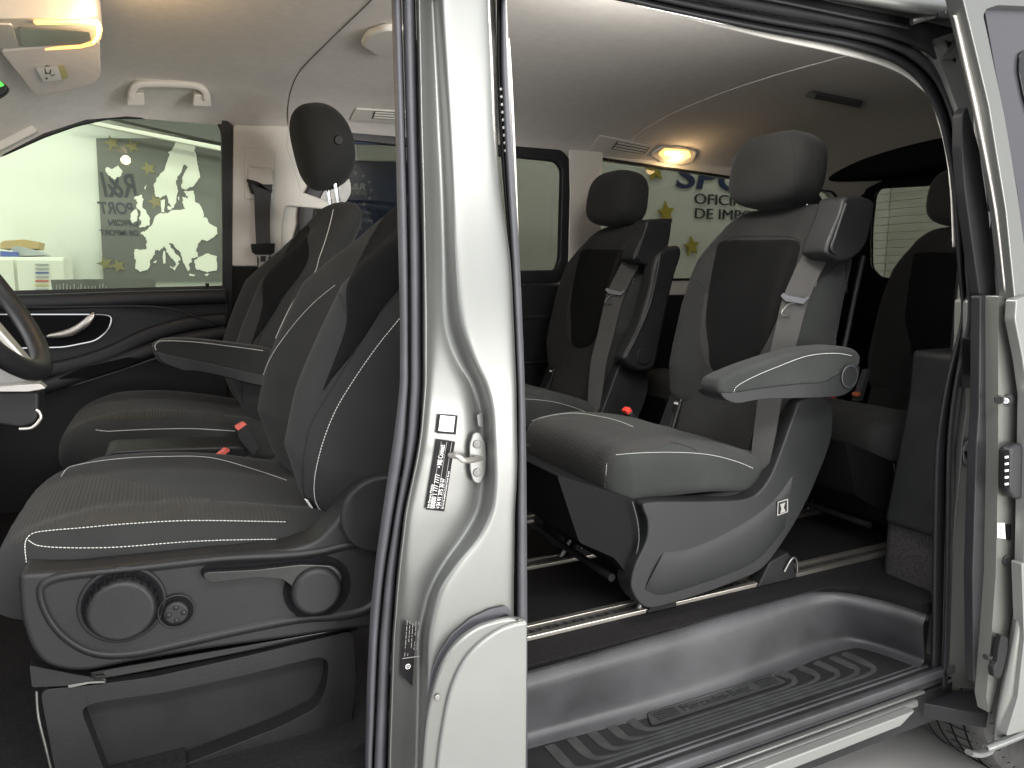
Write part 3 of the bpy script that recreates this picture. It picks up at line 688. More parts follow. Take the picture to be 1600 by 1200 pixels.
# air vents and far lamp and handle
def quad_on(pts, d): return [onc(*p) for p in pts]
def ceil_frame(px, py):
    p = on_ceil(px, py); y = p.y; n = Vector((0, (ceil_z(y+.01)-ceil_z(y-.01))/.02, -1)).normalized(); return p, n
def on_plane(pts, c, n, off=0):
    out = []
    for x, y in pts:
        d = ray(x, y); t = ((c+n*off-CAM).dot(n))/d.dot(n); out.append(CAM+d*t)
    return out
for pts, cpx, lab in ((((922, 232), (936, 210), (1022, 228), (1006, 245)), (970, 228), 0), (((546, 186), (556, 168), (640, 173), (640, 193)), (590, 180), 1)):
    c, n = ceil_frame(*cpx); v = prism('air_vent', rnd(on_plane(pts, c, n, .001), .008), n*.006, 'trim_beige', van, bevel=.002)
    a, b, cc, d = [Vector(q) for q in on_plane(pts, c, n, .008)]
    def ip(u, t): return a.lerp(d, u).lerp(b.lerp(cc, u), t)
    prism('vent_grille', [ip(.35, .2), ip(.96, .2), ip(.96, .8), ip(.35, .8)], n*.001, 'rubber', v, bevel=0)
    for k in range(3):
        t = .27+k*.2; prism('vent_slat', [ip(.37, t), ip(.94, t), ip(.94, t+.1), ip(.37, t+.1)], n*.004, 'trim_beige', v, bevel=.001)
c, n = ceil_frame(1055, 242)
rl = thing('interior_lamp', 'oval ceiling lamp lit amber above the far rear window', 'lamp', tuple(c))
bezel = rnd(on_plane([(1014, 240), (1030, 228), (1060, 226), (1088, 234), (1084, 248), (1062, 256), (1035, 252)], c, n, .001), .02)
prism('lamp_bezel', bezel, n*.012, 'trim_beige', rl, bevel=.005)
prism('lamp_lens', rnd(on_plane([(1028, 240), (1038, 231), (1076, 234), (1080, 243), (1065, 251), (1040, 249)], c, n, .013), .012), n*.005, 'lamp_warm', rl, bevel=.003)
prism('lamp_bulb', rnd(on_plane([(1040, 236), (1060, 237), (1060, 242), (1038, 241)], c, n, .0185), .004), n*.004, 'lamp_hot', rl, bevel=.001)
lpt = bpy.data.lights.new('interior_lamp_light', 'POINT'); lpt.energy = .4; lpt.color = (1, .66, .32); lpt.shadow_soft_size = .02
lo = bpy.data.objects.new('interior_lamp_light', lpt); COL.objects.link(lo); lo.location = tuple(c+n*.05)
lpt = bpy.data.lights.new('reading_lamp_light', 'POINT'); lpt.energy = 1.6; lpt.color = (1, .66, .32); lpt.shadow_soft_size = .02
lo = bpy.data.objects.new('reading_lamp_light', lpt); COL.objects.link(lo); lo.location = tuple(W(150, 50, Z=1.80))
lpt = bpy.data.lights.new('door_lamp_light', 'POINT'); lpt.energy = 11; lpt.color = (1, .96, .90); lpt.shadow_soft_size = .12
lo = bpy.data.objects.new('door_lamp_light', lpt); COL.objects.link(lo); lo.location = (.95, 1.22, 1.80)
# grab handle
c, n = ceil_frame(262, 140); n = (n+Vector((0, -.8, 0))).normalized()
gp = crv(on_plane([(206, 152), (207, 141), (218, 131), (262, 130), (305, 133), (320, 142), (322, 154)], c, n, .03), 6)
gh = sweep('grab_handle', gp, rrect(.020, .026, .008), 'trim_beige', van, up=n)
for pts in ([(198, 157), (199, 138), (224, 137), (226, 157)], [(300, 158), (302, 140), (328, 141), (329, 159)]):
    prism('handle_mount', rnd(on_plane(pts, c, n, .002), .006), n*.03, 'trim_beige', gh, bevel=.006)
# coat hook / rail in rear ceiling, sensor
for pts, nm in ((((1258, 146), (1270, 141), (1348, 157), (1344, 164)), 'ceiling_strap'),):
    c, n = ceil_frame(1300, 152); cs_ = prism(nm, rnd(on_plane(pts, c, n, .0), .01), n*.012, 'rubber', van, bevel=.004)
    prism('strap_end', rnd(on_plane([(1258, 147), (1264, 142), (1276, 145), (1272, 151)], c, n, .014), .004), n*.006, 'paint_white', cs_, bevel=.002)
c, n = ceil_frame(592, 55); prism('ceiling_sensor', rnd(on_plane([(563, 60), (572, 45), (600, 34), (640, 36), (640, 74), (590, 78)], c, n, .0), .02), n*.02, 'trim_beige', van, bevel=.008)
c, n = ceil_frame(1400, 165)
# near side courtesy lamp at the roof edge
# front pillar trim, windscreen side
ap = prism('windscreen_pillar_trim', rnd(WY([(-200, 130), (0, 150), (62, 207), (0, 239), (-200, 320)], YF-.03), .01), (0, -.03, 0), 'trim_beige', van, bevel=.008)
prism('airbag_badge', rnd(WY([(-20, 180), (14, 178), (20, 190), (0, 199), (-20, 204)], YF-.062), .006), (0, -.003, 0), 'trim_beige', ap, bevel=.002)
seamline('pillar_seam', [[(60, 205), (40, 180), (18, 158), (0, 148)]], fw, 'soffit', fw, r=.0015, dash=False) if False else None
mir = prism('rear_mirror', rnd(WY([(-60, 110), (-5, 122), (14, 134), (10, 144), (-6, 154), (-60, 160)], 1.6), .008), (0, .02, 0), 'plastic_dark', van, bevel=.006)
prism('mirror_screen', rnd(WY([(-50, 116), (-4, 124), (8, 133), (-10, 140), (-50, 142)], 1.598), .003), (0, -.002, 0), 'screen_green', mir, bevel=0)
# ---- front far door
YD = 2.76
dr = thing('x', None, None, (0, 0, 0)); bpy.data.objects.remove(dr)
door = prism('front_door', rnd(WY([(-400, 470), (0, 462), (352, 453), (357, 470), (352, 700), (350, 900), (-400, 900)], YD), .004), (0, -.02, 0), 'black_trim', van, bevel=.003)
sweep('door_ledge', crv(WY([(-300, 478), (0, 474), (200, 467), (352, 463)], YD-.035), 4), rrect(.05, .05, .02), 'black_trim', door, up=(0, 1, 0))
tube('door_piping', crv(WY([(-60, 477), (60, 480), (150, 479), (230, 479), (270, 483), (300, 492), (332, 508)], YD-.055), 6), .004, 'rubber_dark', door)
sweep('door_armrest', crv(WY([(-100, 640), (60, 606), (120, 588), (200, 560), (280, 533), (352, 520)], YD-.05), 6), rrect(.045, .07, .018), 'black_trim', door, up=(0, 1, 0))
sweep('door_swage', crv(WY([(60, 580), (110, 572), (170, 553), (235, 523), (300, 505), (352, 500)], YD-.03), 6), rrect(.05, .035, .016), 'black_trim', door, up=(0, 1, 0))
tube('door_piping', crv(WY([(60, 612), (120, 600), (200, 575), (262, 555), (350, 542)], YD-.075), 6), .003, 'rubber', door)
prism('armrest_slot', rnd(WY([(90, 592), (130, 574), (200, 558), (216, 560), (205, 570), (140, 590)], YD-.088), .006), (0, -.002, 0), 'cloth_black', door, bevel=0)
disc('lock_knob', W(324, 449, Y=YD-.02), (0, 0, 1), .006, .014, 'plastic_dark', door)
# handle bowl
bowl = rnd(WY([(-30, 491), (60, 491), (160, 491), (176, 494), (170, 515), (150, 532), (100, 542), (-30, 545)], YD-.032), .02)
hb = prism('handle_bowl', bowl, (0, -.006, 0), 'cloth_black', door, bevel=.002)
sweep('bowl_trim', [p+Vector((0, -.006, 0)) for p in bowl], circ(.0035, 6), 'chrome', door, closed=True)
rows = []
for (x, y), wv in zip([(70, 525), (95, 523), (115, 517), (128, 508), (136, 501), (146, 500)], (.006, .012, .020, .029, .034, .022)):
    c0 = W(x, y, Y=YD-.055); rows.append([c0+Vector((a*.6, b_, a)) for a, b_ in [(wv*math.cos(q*.785), .009*math.sin(q*.785)) for q in range(8)]])
loft('door_handle', rows, 'satin', door, sub=1)
tube('jamb_trim', WY([(355, 467), (351, 530), (345, 585), (341, 620)], YF-.03), .004, 'sticker_white', van)
# ---- dash, footwell, console
box('front_bulkhead', (-1.2, 1.0, .3), (-1.1, 2.8, 1.2), 'cloth_black', van, .01)
box('dashboard', (-1.1, 1.0, .8), (-.62, 2.74, 1.16), 'black_trim', van, .06)
box('centre_console', (-1.0, 1.85, .5), (-.44, 2.15, .95), 'plastic_dark', van, .05)
sw = thing('steering_wheel', 'dark leather steering wheel with satin spoke at the left edge', 'steering wheel', tuple(W(20, 500, Y=1.5)))
wc = Vector((-.285, 1.47, 1.30)); wn = Vector((.84, -.06, .54)).normalized(); q = wn.to_track_quat('Z', 'Y')
loopw = [wc+q@Vector((.188*math.cos(a), .188*math.sin(a), 0)) for a in [2*math.pi*i/90 for i in range(90)]]
sweep('rim', loopw, [(a*1.0, b*1.0) for a, b in circ(.0185, 16, .016)], 'plastic', sw, up=wn, closed=True)
hubp = [wc-wn*.03+q@Vector((.075*math.cos(a), .06*math.sin(a), 0)) for a in [2*math.pi*i/30 for i in range(30)]]
prism('hub', hubp, wn*.04, 'plastic_dark', sw, bevel=.015)
dn = (Vector((0, 0, -1))-wn*wn.z*-1).normalized()
prism('spoke', [wc+dn*.05+Vector((0, -.03, 0)), wc+dn*.05+Vector((0, .03, 0)), wc+dn*.18+Vector((0, .02, 0)), wc+dn*.18+Vector((0, -.02, 0))], -wn*.012, 'satin', sw, bevel=.004)
prism('spoke_trim', rnd(WY([(-20, 575), (8, 568), (40, 585), (66, 598), (50, 606), (-20, 604)], 1.5), .004), (0, .02, 0), 'steel', sw, bevel=.004)
prism('stalk_trim', rnd(WY([(-20, 606), (50, 600), (62, 599), (72, 607), (45, 612), (-20, 612)], 1.47), .003), (0, .03, 0), 'satin', sw, bevel=.003)
prism('steering_column', rnd(WY([(-30, 612), (62, 610), (62, 650), (55, 664), (30, 670), (-30, 660)], 1.52), .01), (0, .08, 0), 'plastic', sw, bevel=.012)
tube('column_ring', crv(WY([(30, 670), (50, 668), (63, 655), (62, 645), (56, 640)], 1.518), 6), .003, 'aluminium', sw)
# ---- rear: tailgate with window, quarter panels
XT = 3.3
wr = rnd([W(x, y, X=XT) for x, y in ((1358, 300), (1375, 288), (1500, 280), (1500, 460), (1440, 445), (1375, 440), (1352, 420), (1352, 360))], .04)
tg = holed('tailgate', [(XT, 1.0, .4), (XT, 2.8, .4), (XT, 2.8, 1.86), (XT, 1.0, 1.86)], [wr], (.06, 0, 0), 'cloth_black', van)
prism('rear_glass', [p+Vector((.04, 0, 0)) for p in wr], (.004, 0, 0), 'glass_tint', tg, bevel=0)
sweep('window_frame', [p+Vector((-.006, 0, 0)) for p in wr], rrect(.045, .03, .01), 'cloth_black', tg, up=(1, 0, 0), closed=True)
for i in range(11):
    z = wr[0].z; zz = 1.70-i*.038; tube('heater_wire', [(XT+.037, 2.05, zz), (XT+.037, 2.8, zz)], .0008, 'soffit', tg, up=(0, 0, 1), n=5)
box('rear_header', (3.05, 1.05, 1.76), (3.32, 2.75, 1.9), 'cloth_black', van, .03)
box('quarter_panel', (1.69, 1.04, .72), (3.3, 1.13, 1.75), 'black_trim', van, .02)
box('roof_side', (.62, .99, 1.76), (3.4, 1.045, 1.97), 'paint', van, .01)
wh = prism('wheelhouse', [(1.632, 1.03, .40), (1.632, 1.22, .40), (1.632, 1.22, .70), (1.632, 1.03, .73)], (.95, 0, 0), 'carpet_grey', van, bevel=.03)
prism('inner_trim', rnd([(1.60, 1.03, .69), (1.62, 1.03, .80), (1.655, 1.03, 1.0), (1.655, 1.03, 1.12), (1.9, 1.03, 1.12), (1.9, 1.03, .69)], .02), (0, .165, 0), 'plastic_cool', van, bevel=.02)
box('outer_quarter', (1.62, 1.045, .4), (1.68, 1.07, 1.7), 'paint_white', van, .004)
box('outer_quarter', (2.35, .93, .3), (3.4, 1.0, 1.2), 'paint', van, .03)
# ==================================================================== NEAR CENTRE PILLAR (painted, with rubber seals)
def yb(py):
    z = W(715, py, Y=.95).z; return .95+max(0, z-1.05)**1.5*.22
KY = [-60, 0, 100, 200, 300, 400, 500, 560, 600, 640, 680, 720, 760, 800, 840, 880, 920, 960, 1000, 1060, 1120, 1200, 1280]
def kx(ys, xs): return [interp(y, ys, xs) for y in KY]
sL = ([0, 200, 400, 520, 600, 660, 700, 760, 820, 880, 960, 1060, 1200], [611, 617, 622, 625, 624, 618, 612, 603, 594, 586, 578, 573, 570])
sM = ([0, 200, 300, 400, 520, 600, 700, 800, 900, 1000, 1200], [628, 634, 637, 639, 640, 640, 634, 617, 601, 592, 583])
sR = ([0, 200, 300, 400, 600, 660, 700, 800, 900, 1000, 1100, 1200], [650, 654, 657, 659, 660, 657, 652, 631, 619, 612, 608, 605])
lip = ([0, 200, 300, 500, 600, 700, 760, 800, 900, 1000, 1200], [657, 661, 664, 668, 667, 658, 645, 637, 625, 617, 611])
gL = ([0, 300, 500, 560, 600, 640, 700, 800, 860, 920, 1000, 1200], [666, 675, 678, 680, 678, 680, 672, 650, 640, 634, 630, 626])
gM = ([0, 300, 500, 560, 600, 640, 680, 780, 820, 860, 900, 940, 1000, 1200], [676, 690, 695, 712, 735, 745, 748, 745, 728, 700, 678, 664, 655, 650])
gR = ([0, 200, 300, 400, 500, 560, 600, 640, 700, 780, 820, 860, 900, 940, 1000, 1200], [684, 697, 702, 706, 714, 732, 750, 760, 764, 763, 750, 722, 690, 674, 664, 660])
rg = ([0, 200, 300, 400, 500, 560, 600, 640, 700, 780, 820, 850, 900, 940, 1000, 1200], [692, 704, 709, 713, 722, 741, 760, 770, 774, 774, 764, 742, 698, 681, 671, 667])
fm = ([0, 300, 500, 600, 760, 860, 940, 1000, 1200], [725, 742, 757, 785, 792, 775, 742, 735, 735])
fR = ([0, 100, 200, 300, 340, 500, 600, 740, 785, 930, 1200], [765, 770, 774, 782, 793, 802, 806, 808, 804, 802, 802])
cols_ = [(sL, .13), (sL, .085), (None, 0)]
P_x = {n: kx(*a) for n, a in dict(sL=sL, sM=sM, sR=sR, lip=lip, gL=gL, gM=gM, gR=gR, rg=rg, fm=fm, fR=fR).items()}
def colw(n, dy, dx=0):
    out = []
    for i, py in enumerate(KY):
        x = P_x[n][i] if isinstance(n, str) else (P_x[n[0]][i]*(1-n[2])+P_x[n[1]][i]*n[2])
        d = dy(py) if callable(dy) else dy
        out.append(W(x+dx, py, Y=yb(py)+d))
    return out
def dens(col, k=4): return crv(col, k)
def tw(v, x0, x1): return max(0, min(1, (v-x0)/(x1-x0)))
def pocket(py):  # 1 inside the striker pocket
    return tw(py, 530, 640)*(1-tw(py, 800, 930))
colsP = [colw('sR', .075), colw('sR', .045, 1), colw(('sR', 'lip', .35), .028), colw(('sR', 'lip', .75), .022), colw('lip', .024), colw(('lip', 'gL', .3), .034),
         colw('gL', lambda y: .040-.006*pocket(y)), colw(('gL', 'gM', .35), lambda y: .042-.006*pocket(y)), colw(('gL', 'gM', .7), lambda y: .043-.005*pocket(y)),
         colw('gM', lambda y: .044+.000*pocket(y)), colw(('gM', 'gR', .5), lambda y: .040+.008*pocket(y)), colw('gR', lambda y: .018+.006*pocket(y)), colw(('gR', 'rg', .6), .006), colw('rg', .001), colw(('rg', 'fm', .2), 0.0), colw(('rg', 'fm', .6), .0005),
         colw('fm', .001), colw(('fm', 'fR', .5), .0015), colw(('fm', 'fR', .88), .003), colw(('fm', 'fR', .97), .006), colw('fR', .014), colw('fR', .035, 1), colw('fR', .07, 0)]
colsP = [dens(c, 4) for c in colsP]
pillar = loft('centre_pillar', colsP, 'paint', van, closed=False, caps=False, angle=0, sub=1)
# inner body of the pillar behind its skin
CORE = 1
# front rubber seal: two soft beads
def seal(name, cols, m, parent, k=4):
    cs_ = [dens(c, k) for c in cols]; rows = [[c[i] for c in cs_] for i in range(len(cs_[0]))]
    return loft(name, rows, m, parent, closed=True, caps=True, angle=0, sub=1)
seal('door_seal', [colw('sL', .15), colw('sL', .07), colw(('sL', 'sM', .3), .050), colw(('sL', 'sM', .75), .048), colw(('sL', 'sM', .95), .056), colw('sM', .15)], 'rubber', van)
seal('door_seal', [colw('sM', .15), colw('sM', .062), colw(('sM', 'sR', .2), .040), colw(('sM', 'sR', .7), .038), colw(('sM', 'sR', .98), .050), colw('sR', .15)], 'rubber', van)
# rear rubber seal of the pillar
def strip(name, ys, xa, xb, Yf, th, m, parent, round_=.3, k=3, label=None):
    A = crv([Vector((x, y, 0)) for x, y in zip(xa, ys)], k); B = crv([Vector((x, y, 0)) for x, y in zip(xb, ys)], k); rows = []
    for a, b in zip(A, B):
        Y0 = Yf(a.y) if callable(Yf) else Yf
        L_ = lambda t, d: W(a.x+(b.x-a.x)*t, a.y+(b.y-a.y)*t, Y=Y0+d)
        rows.append([L_(0, th), L_(0, th*.35), L_(.12, th*.1), L_(.35, 0), L_(.65, 0), L_(.88, th*.1), L_(1, th*.35), L_(1, th)])
    return loft(name, rows, m, parent, closed=True, caps=True, angle=0, label=label)
ys = [-60, 0, 100, 200, 300, 400, 600, 700, 800, 1000, 1250]
strip('opening_seal', ys, [784, 783, 783, 787, 793, 799, 808, 809, 808, 807, 806], [793, 792, 796, 801, 806, 812, 820, 822, 823, 824, 824], lambda y: yb(y)+.035, .05, 'rubber', van)
strip('opening_trim', ys, [776, 776, 776, 780, 787, 795, 803, 805, 804, 803, 803], [784, 784, 784, 788, 794, 800, 808, 810, 809, 808, 807], lambda y: yb(y)+.058, .05, 'plastic_dark', van)
strip('pillar_lining', [60, 100, 200, 300, 420], [790, 792, 797, 803, 808], [796, 799, 804, 808, 812], lambda y: yb(y)+.075, .03, 'trim_beige', van)
for i in range(9):
    yy = 140+i*12; disc('seam_weld', W(781+i*.9, yy, Y=yb(yy)+.045), (0, -1, 0), .0022, .004, 'steel', pillar, 0, n=8)
strip('pillar_core', [-60, 300, 560, 800, 1000, 1250], [655, 664, 668, 640, 620, 612], [774, 780, 800, 800, 798, 798], lambda y: yb(y)+.078, .05, 'trim_beige', van)
# striker
ps = lambda x, y, d: W(x, y, Y=yb(y)+d)
plate = rnd([ps(x, y, .034) for x, y in ((738, 676), (748, 674), (757, 690), (759, 716), (757, 740), (748, 756), (738, 752), (733, 735), (732, 695))], .006)
skp = prism('striker_plate', plate, (0, -.004, 0), 'paint', pillar, bevel=.0015)
disc('striker_bolt', ps(745, 694, .030), (-.25, -1, 0), .0062, .003, 'steel', skp); disc('striker_bolt', ps(745, 738, .030), (-.25, -1, 0), .0062, .003, 'steel', skp)
tube('striker_bar', crv([ps(750, 716, .03), ps(738, 719, .005), ps(724, 719, -.010), ps(716, 713, -.006), ps(704, 711, .02)], 6), .0042, 'satin', skp, up=(0, 0, 1))
prism('stamped_mark', rnd([ps(x, y, .036) for x, y in ((744, 648), (754, 644), (755, 668), (746, 666))], .003), (0, -.003, 0), 'paint', pillar, bevel=.0015)
# stickers
mk0 = lambda pts, d: [ps(x, y, d) for x, y in pts]
prism('sticker', mk0([(685, 647), (715, 649), (712, 679), (682, 677)], .0305), (0, -.0006, 0), 'sticker_black', pillar, bevel=0)
prism('sticker_panel', mk0([(688, 649), (711, 651), (708, 675), (685, 673)], .0295), (0, -.0005, 0), 'sticker_white', pillar, bevel=0)
sk = [(683, 686), (711, 690), (694, 799), (665, 796)]
stk = prism('sticker', mk0(sk, .0305), (0, -.0006, 0), 'sticker_black', pillar, bevel=0)
a = ps(665, 796, .0290); b = ps(683, 686, .0290); c = ps(694, 799, .0290); xd = (b-a).normalized(); yd = -(c-a).normalized(); Lh = (b-a).length; wd = (c-a).length
yd = -(c-a-xd*(c-a).dot(xd)).normalized()
def st_text(t_, u, v, sz, m='sticker_white', bold=0, sx=1): text('lettering', t_, sz, a+xd*Lh*u-yd*wd*v, xd, yd, m, stk, ext=.0001, bold=bold, sx=sx)
st_text('24h Service Mobilo', .02, .18, .0048, sx=.95); st_text('00800 1 777 7777', .02, .46, .0105, sx=.66); st_text('\u2022 MB Contact', .60, .46, .0105, bold=.0001, sx=.58)
st_text('+34 91 375 30 67', .02, .74, .0085, sx=.74); st_text('Servicio de asistencia Contact Center Europe', .02, .93, .0038, sx=.80)
for v in (.23, .52, .79): prism('sticker_line', [a+xd*Lh*.02-yd*wd*v, a+xd*Lh*.97-yd*wd*v, a+xd*Lh*.97-yd*wd*(v+.02), a+xd*Lh*.02-yd*wd*(v+.02)], (0, -.0002, 0), 'sticker_grey', stk, bevel=0)
sk2 = mk0([(632, 969), (650, 980), (644, 1072), (626, 1054)], .030)
st2 = prism('data_label', sk2, (0, -.0006, 0), 'sticker_black', pillar, bevel=0)
a2, b2 = sk2[3]+Vector((0, -.0015, 0)), sk2[0]+Vector((0, -.0015, 0)); xd2 = (b2-a2).normalized(); c2 = sk2[2]-sk2[3]; w2_ = c2.length; yd2 = -(c2-xd2*c2.dot(xd2)).normalized(); L2_ = (b2-a2).length
random.seed(9)
for r_ in range(5):
    u = .34; 
    while u < .95:
        l_ = random.uniform(.03, .11)
        if random.random() < .75:
            o_ = a2+xd2*L2_*u-yd2*w2_*(.14+r_*.16); prism('label_print', [o_, o_+xd2*L2_*l_, o_+xd2*L2_*l_+yd2*.0006, o_+yd2*.0006], (0, -.0002, 0), 'sticker_grey', st2, bevel=0)
        u += l_+.02
ring('label_emblem', a2+xd2*L2_*.14-yd2*w2_*.35, (0, -1, 0), .0035, .0005, 'sticker_white', st2, n=20, k=5)
for an in (90, 210, 330):
    c_ = a2+xd2*L2_*.14-yd2*w2_*.35; v = xd2*math.cos(R(an-90))+yd2*math.sin(R(an-90)); tube('label_emblem', [c_, c_+v*.0034], .0003, 'sticker_white', st2, up=(0, 1, 0), n=5)
prism('label_line', [a2+xd2*L2_*.30-yd2*w2_*.02, a2+xd2*L2_*.31-yd2*w2_*.02, a2+xd2*L2_*.31-yd2*w2_*.95, a2+xd2*L2_*.30-yd2*w2_*.95], (0, -.0002, 0), 'sticker_grey', st2, bevel=0)
# fender flap at the foot of the pillar with its dark recess
yr = .95
rec = [(790, 946), (797, 952), (797, 972), (745, 992), (714, 1030), (695, 1070), (684, 1110), (664, 1110), (673, 1050), (684, 1022), (705, 990), (735, 965), (765, 951)]
prism('fender_recess', rnd(mk0(rec, -.0015), .004), (0, -.003, 0), 'rubber', van, bevel=.001)
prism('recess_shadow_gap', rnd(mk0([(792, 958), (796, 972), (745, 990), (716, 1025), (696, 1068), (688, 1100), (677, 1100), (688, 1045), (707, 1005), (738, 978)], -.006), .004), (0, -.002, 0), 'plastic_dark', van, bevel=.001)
fo = [(802, 966), (825, 969), (824, 1100), (822, 1290), (655, 1290), (662, 1180), (668, 1120), (680, 1070), (694, 1035), (715, 1005), (745, 982), (775, 971)]
fl_o = crv([Vector((x, y, 0)) for x, y in fo[4:]+[fo[0]]], 5); fpts = [(v.x, v.y) for v in fl_o]+[fo[1], fo[2], fo[3]]
fender = prism('fender_edge', [W(x, y, Y=.925) for x, y in fpts], (0, .012, 0), 'paint', van, bevel=.004)
fi = [(825, 971), (824, 1100), (822, 1290), (681, 1290), (684, 1200), (692, 1140), (703, 1085), (722, 1040), (748, 1008), (780, 985), (806, 975)]
fi_c = crv([Vector((x, y, 0)) for x, y in fi[3:]], 5); fip = [(v.x, v.y) for v in fi_c]+fi[0:3]
prism('fender_skin', [W(x, y, Y=.918) for x, y in fip], (0, .01, 0), 'paint_white', fender, bevel=.004)
disc('fender_clip', W(683, 1089, Y=.924), (0, -1, 0), .0048, .003, 'steel', fender); disc('fender_clip', W(808, 968, Y=.924), (0, -1, 0), .002, .002, 'plastic_dark', fender)
# ==================================================================== SLIDING DOOR OPENING, rear edge and roof edge
def band(name, pa, pb, Yf, th, m, parent, k=6, label=None):
    A = crv([Vector((*p, 0)) for p in pa], k); B = crv([Vector((*p, 0)) for p in pb], k); rows = []
    for a, b in zip(A, B):
        L_ = lambda t, d: W(a.x+(b.x-a.x)*t, a.y+(b.y-a.y)*t, Y=Yf+d)
        rows.append([L_(0, th), L_(0, th*.3), L_(.1, th*.08), L_(.35, 0), L_(.65, 0), L_(.9, th*.08), L_(1, th*.3), L_(1, th)])
    return loft(name, rows, m, parent, closed=True, caps=True, angle=0, label=label)
# outer bead (lit) / middle / inner carrier
o1 = [(900, -50), (1040, -8), (1200, 24), (1330, 47), (1395, 62), (1440, 82), (1475, 118), (1497, 170), (1508, 240), (1514, 300), (1520, 420), (1524, 500), (1505, 600), (1494, 700), (1490, 850), (1486, 1000), (1482, 1076)]
o2 = [(900, -32), (1030, 2), (1190, 35), (1320, 58), (1385, 74), (1425, 94), (1458, 126), (1482, 178), (1494, 240), (1501, 300), (1507, 420), (1510, 500), (1490, 600), (1479, 700), (1477, 850), (1474, 1000), (1470, 1078)]
o3 = [(900, -14), (1020, 14), (1180, 48), (1310, 72), (1370, 88), (1405, 104), (1437, 132), (1463, 180), (1478, 240), (1487, 300), (1496, 420), (1499, 500), (1476, 600), (1461, 700), (1457, 850), (1455, 1000), (1452, 1076)]
band('opening_seal', o1, o2, .995, .05, 'rubber_dark', van); band('opening_seal', o2, o3, 1.01, .06, 'black_trim', van)
# beige finisher strip inside the seal
b1 = [(940, -22), (1040, 9), (1180, 44), (1300, 69), (1385, 92), (1425, 110), (1455, 134), (1470, 143)]
b2 = [(940, -14), (1035, 18), (1180, 56), (1300, 82), (1370, 100), (1412, 118), (1438, 138), (1449, 148)]
band('finisher_strip', b1, b2, 1.045, .02, 'trim_beige', van)
band('finisher_strip', [(1450, 110), (1462, 145), (1476, 190), (1486, 250), (1491, 310), (1494, 386)], [(1440, 112), (1452, 150), (1467, 195), (1479, 250), (1485, 310), (1488, 386)], 1.05, .02, 'trim_beige', van)
# small warm lit lamp edge at the roof
prism('door_lamp', WY([(1108, 22), (1118, 22), (1185, 39), (1188, 43), (1110, 28)], 1.055), (0, .01, 0), 'lamp_warm', van, bevel=.001)
prism('door_lamp_bezel', WY([(1075, 14), (1108, 20), (1110, 29), (1195, 44), (1208, 44), (1206, 50), (1180, 46), (1080, 22)], 1.062), (0, .01, 0), 'trim_beige', van, bevel=.002)
# upper track: dark channel and roof edge
band('door_track', [(1040, -40), (1200, -18), (1350, 12), (1440, 30), (1500, 40)], [(1040, -10), (1200, 22), (1330, 45), (1440, 78), (1490, 130)], .985, .03, 'plastic_dark', van)
band('track_rail', [(1060, -30), (1200, -6), (1350, 25), (1420, 40)], [(1060, -22), (1200, 2), (1350, 33), (1420, 46)], .965, .015, 'black_trim', van)
band('roof_edge', [(1100, -70), (1250, -40), (1400, -15), (1600, 8), (1700, 20)], [(1100, -32), (1220, -12), (1350, 8), (1470, 28), (1580, 40)], .93, .06, 'paint', van)
tube('track_lever', crv([W(1424, 34, Y=.955), W(1450, 26, Y=.945), W(1475, 21, Y=.935)], 6), .006, 'steel', van)
prism('track_roller', rnd(WY([(1468, 16), (1492, 14), (1497, 22), (1488, 30), (1468, 28)], .93), .004), (0, .02, 0), 'plastic_dark', van, bevel=.003)
# painted body behind the seal at the upper corner
prism('corner_gusset', rnd(WY([(1455, 62), (1492, 50), (1520, 150), (1526, 300), (1514, 240), (1500, 180), (1478, 120)], .985), .008), (0, .02, 0), 'paint_white', van, bevel=.004)
prism('gusset_brace', rnd(WY([(1482, 90), (1502, 58), (1510, 66), (1492, 92)], .97), .004), (0, .015, 0), 'paint', van, bevel=.004)
# painted jamb strip with catch
jam = prism('rear_jamb', rnd(WY([(1512, 470), (1548, 440), (1552, 700), (1552, 900), (1548, 1068), (1528, 1075), (1480, 1076), (1484, 1000), (1488, 880), (1494, 800), (1500, 745), (1504, 690), (1512, 640), (1510, 560)], 1.0), .006), (0, .03, 0), 'paint_white', van, bevel=.005)
prism('jamb_recess', rnd(WY([(1500, 528), (1540, 528), (1540, 606), (1500, 606)], .997), .006), (0, -.004, 0), 'plastic_dark', jam, bevel=.002)
prism('jamb_bracket', rnd(WY([(1518, 532), (1532, 530), (1532, 588), (1519, 588)], .990), .003), (0, -.006, 0), 'paint_white', jam, bevel=.002)
cp = prism('catch_plate', rnd(WY([(1512, 686), (1530, 684), (1532, 733), (1514, 732), (1505, 722), (1503, 700)], .996), .006), (0, -.003, 0), 'paint_white', jam, bevel=.0015)
for y_ in (694, 726): disc('catch_bolt', W(1522, y_, Y=.992), (0, -1, 0), .0065, .004, 'steel', cp)
prism('catch_slot', rnd(WY([(1507, 706), (1514, 704), (1517, 710), (1534, 711), (1534, 715), (1510, 717)], .992), .003), (0, -.001, 0), 'cloth_black', cp, bevel=0)
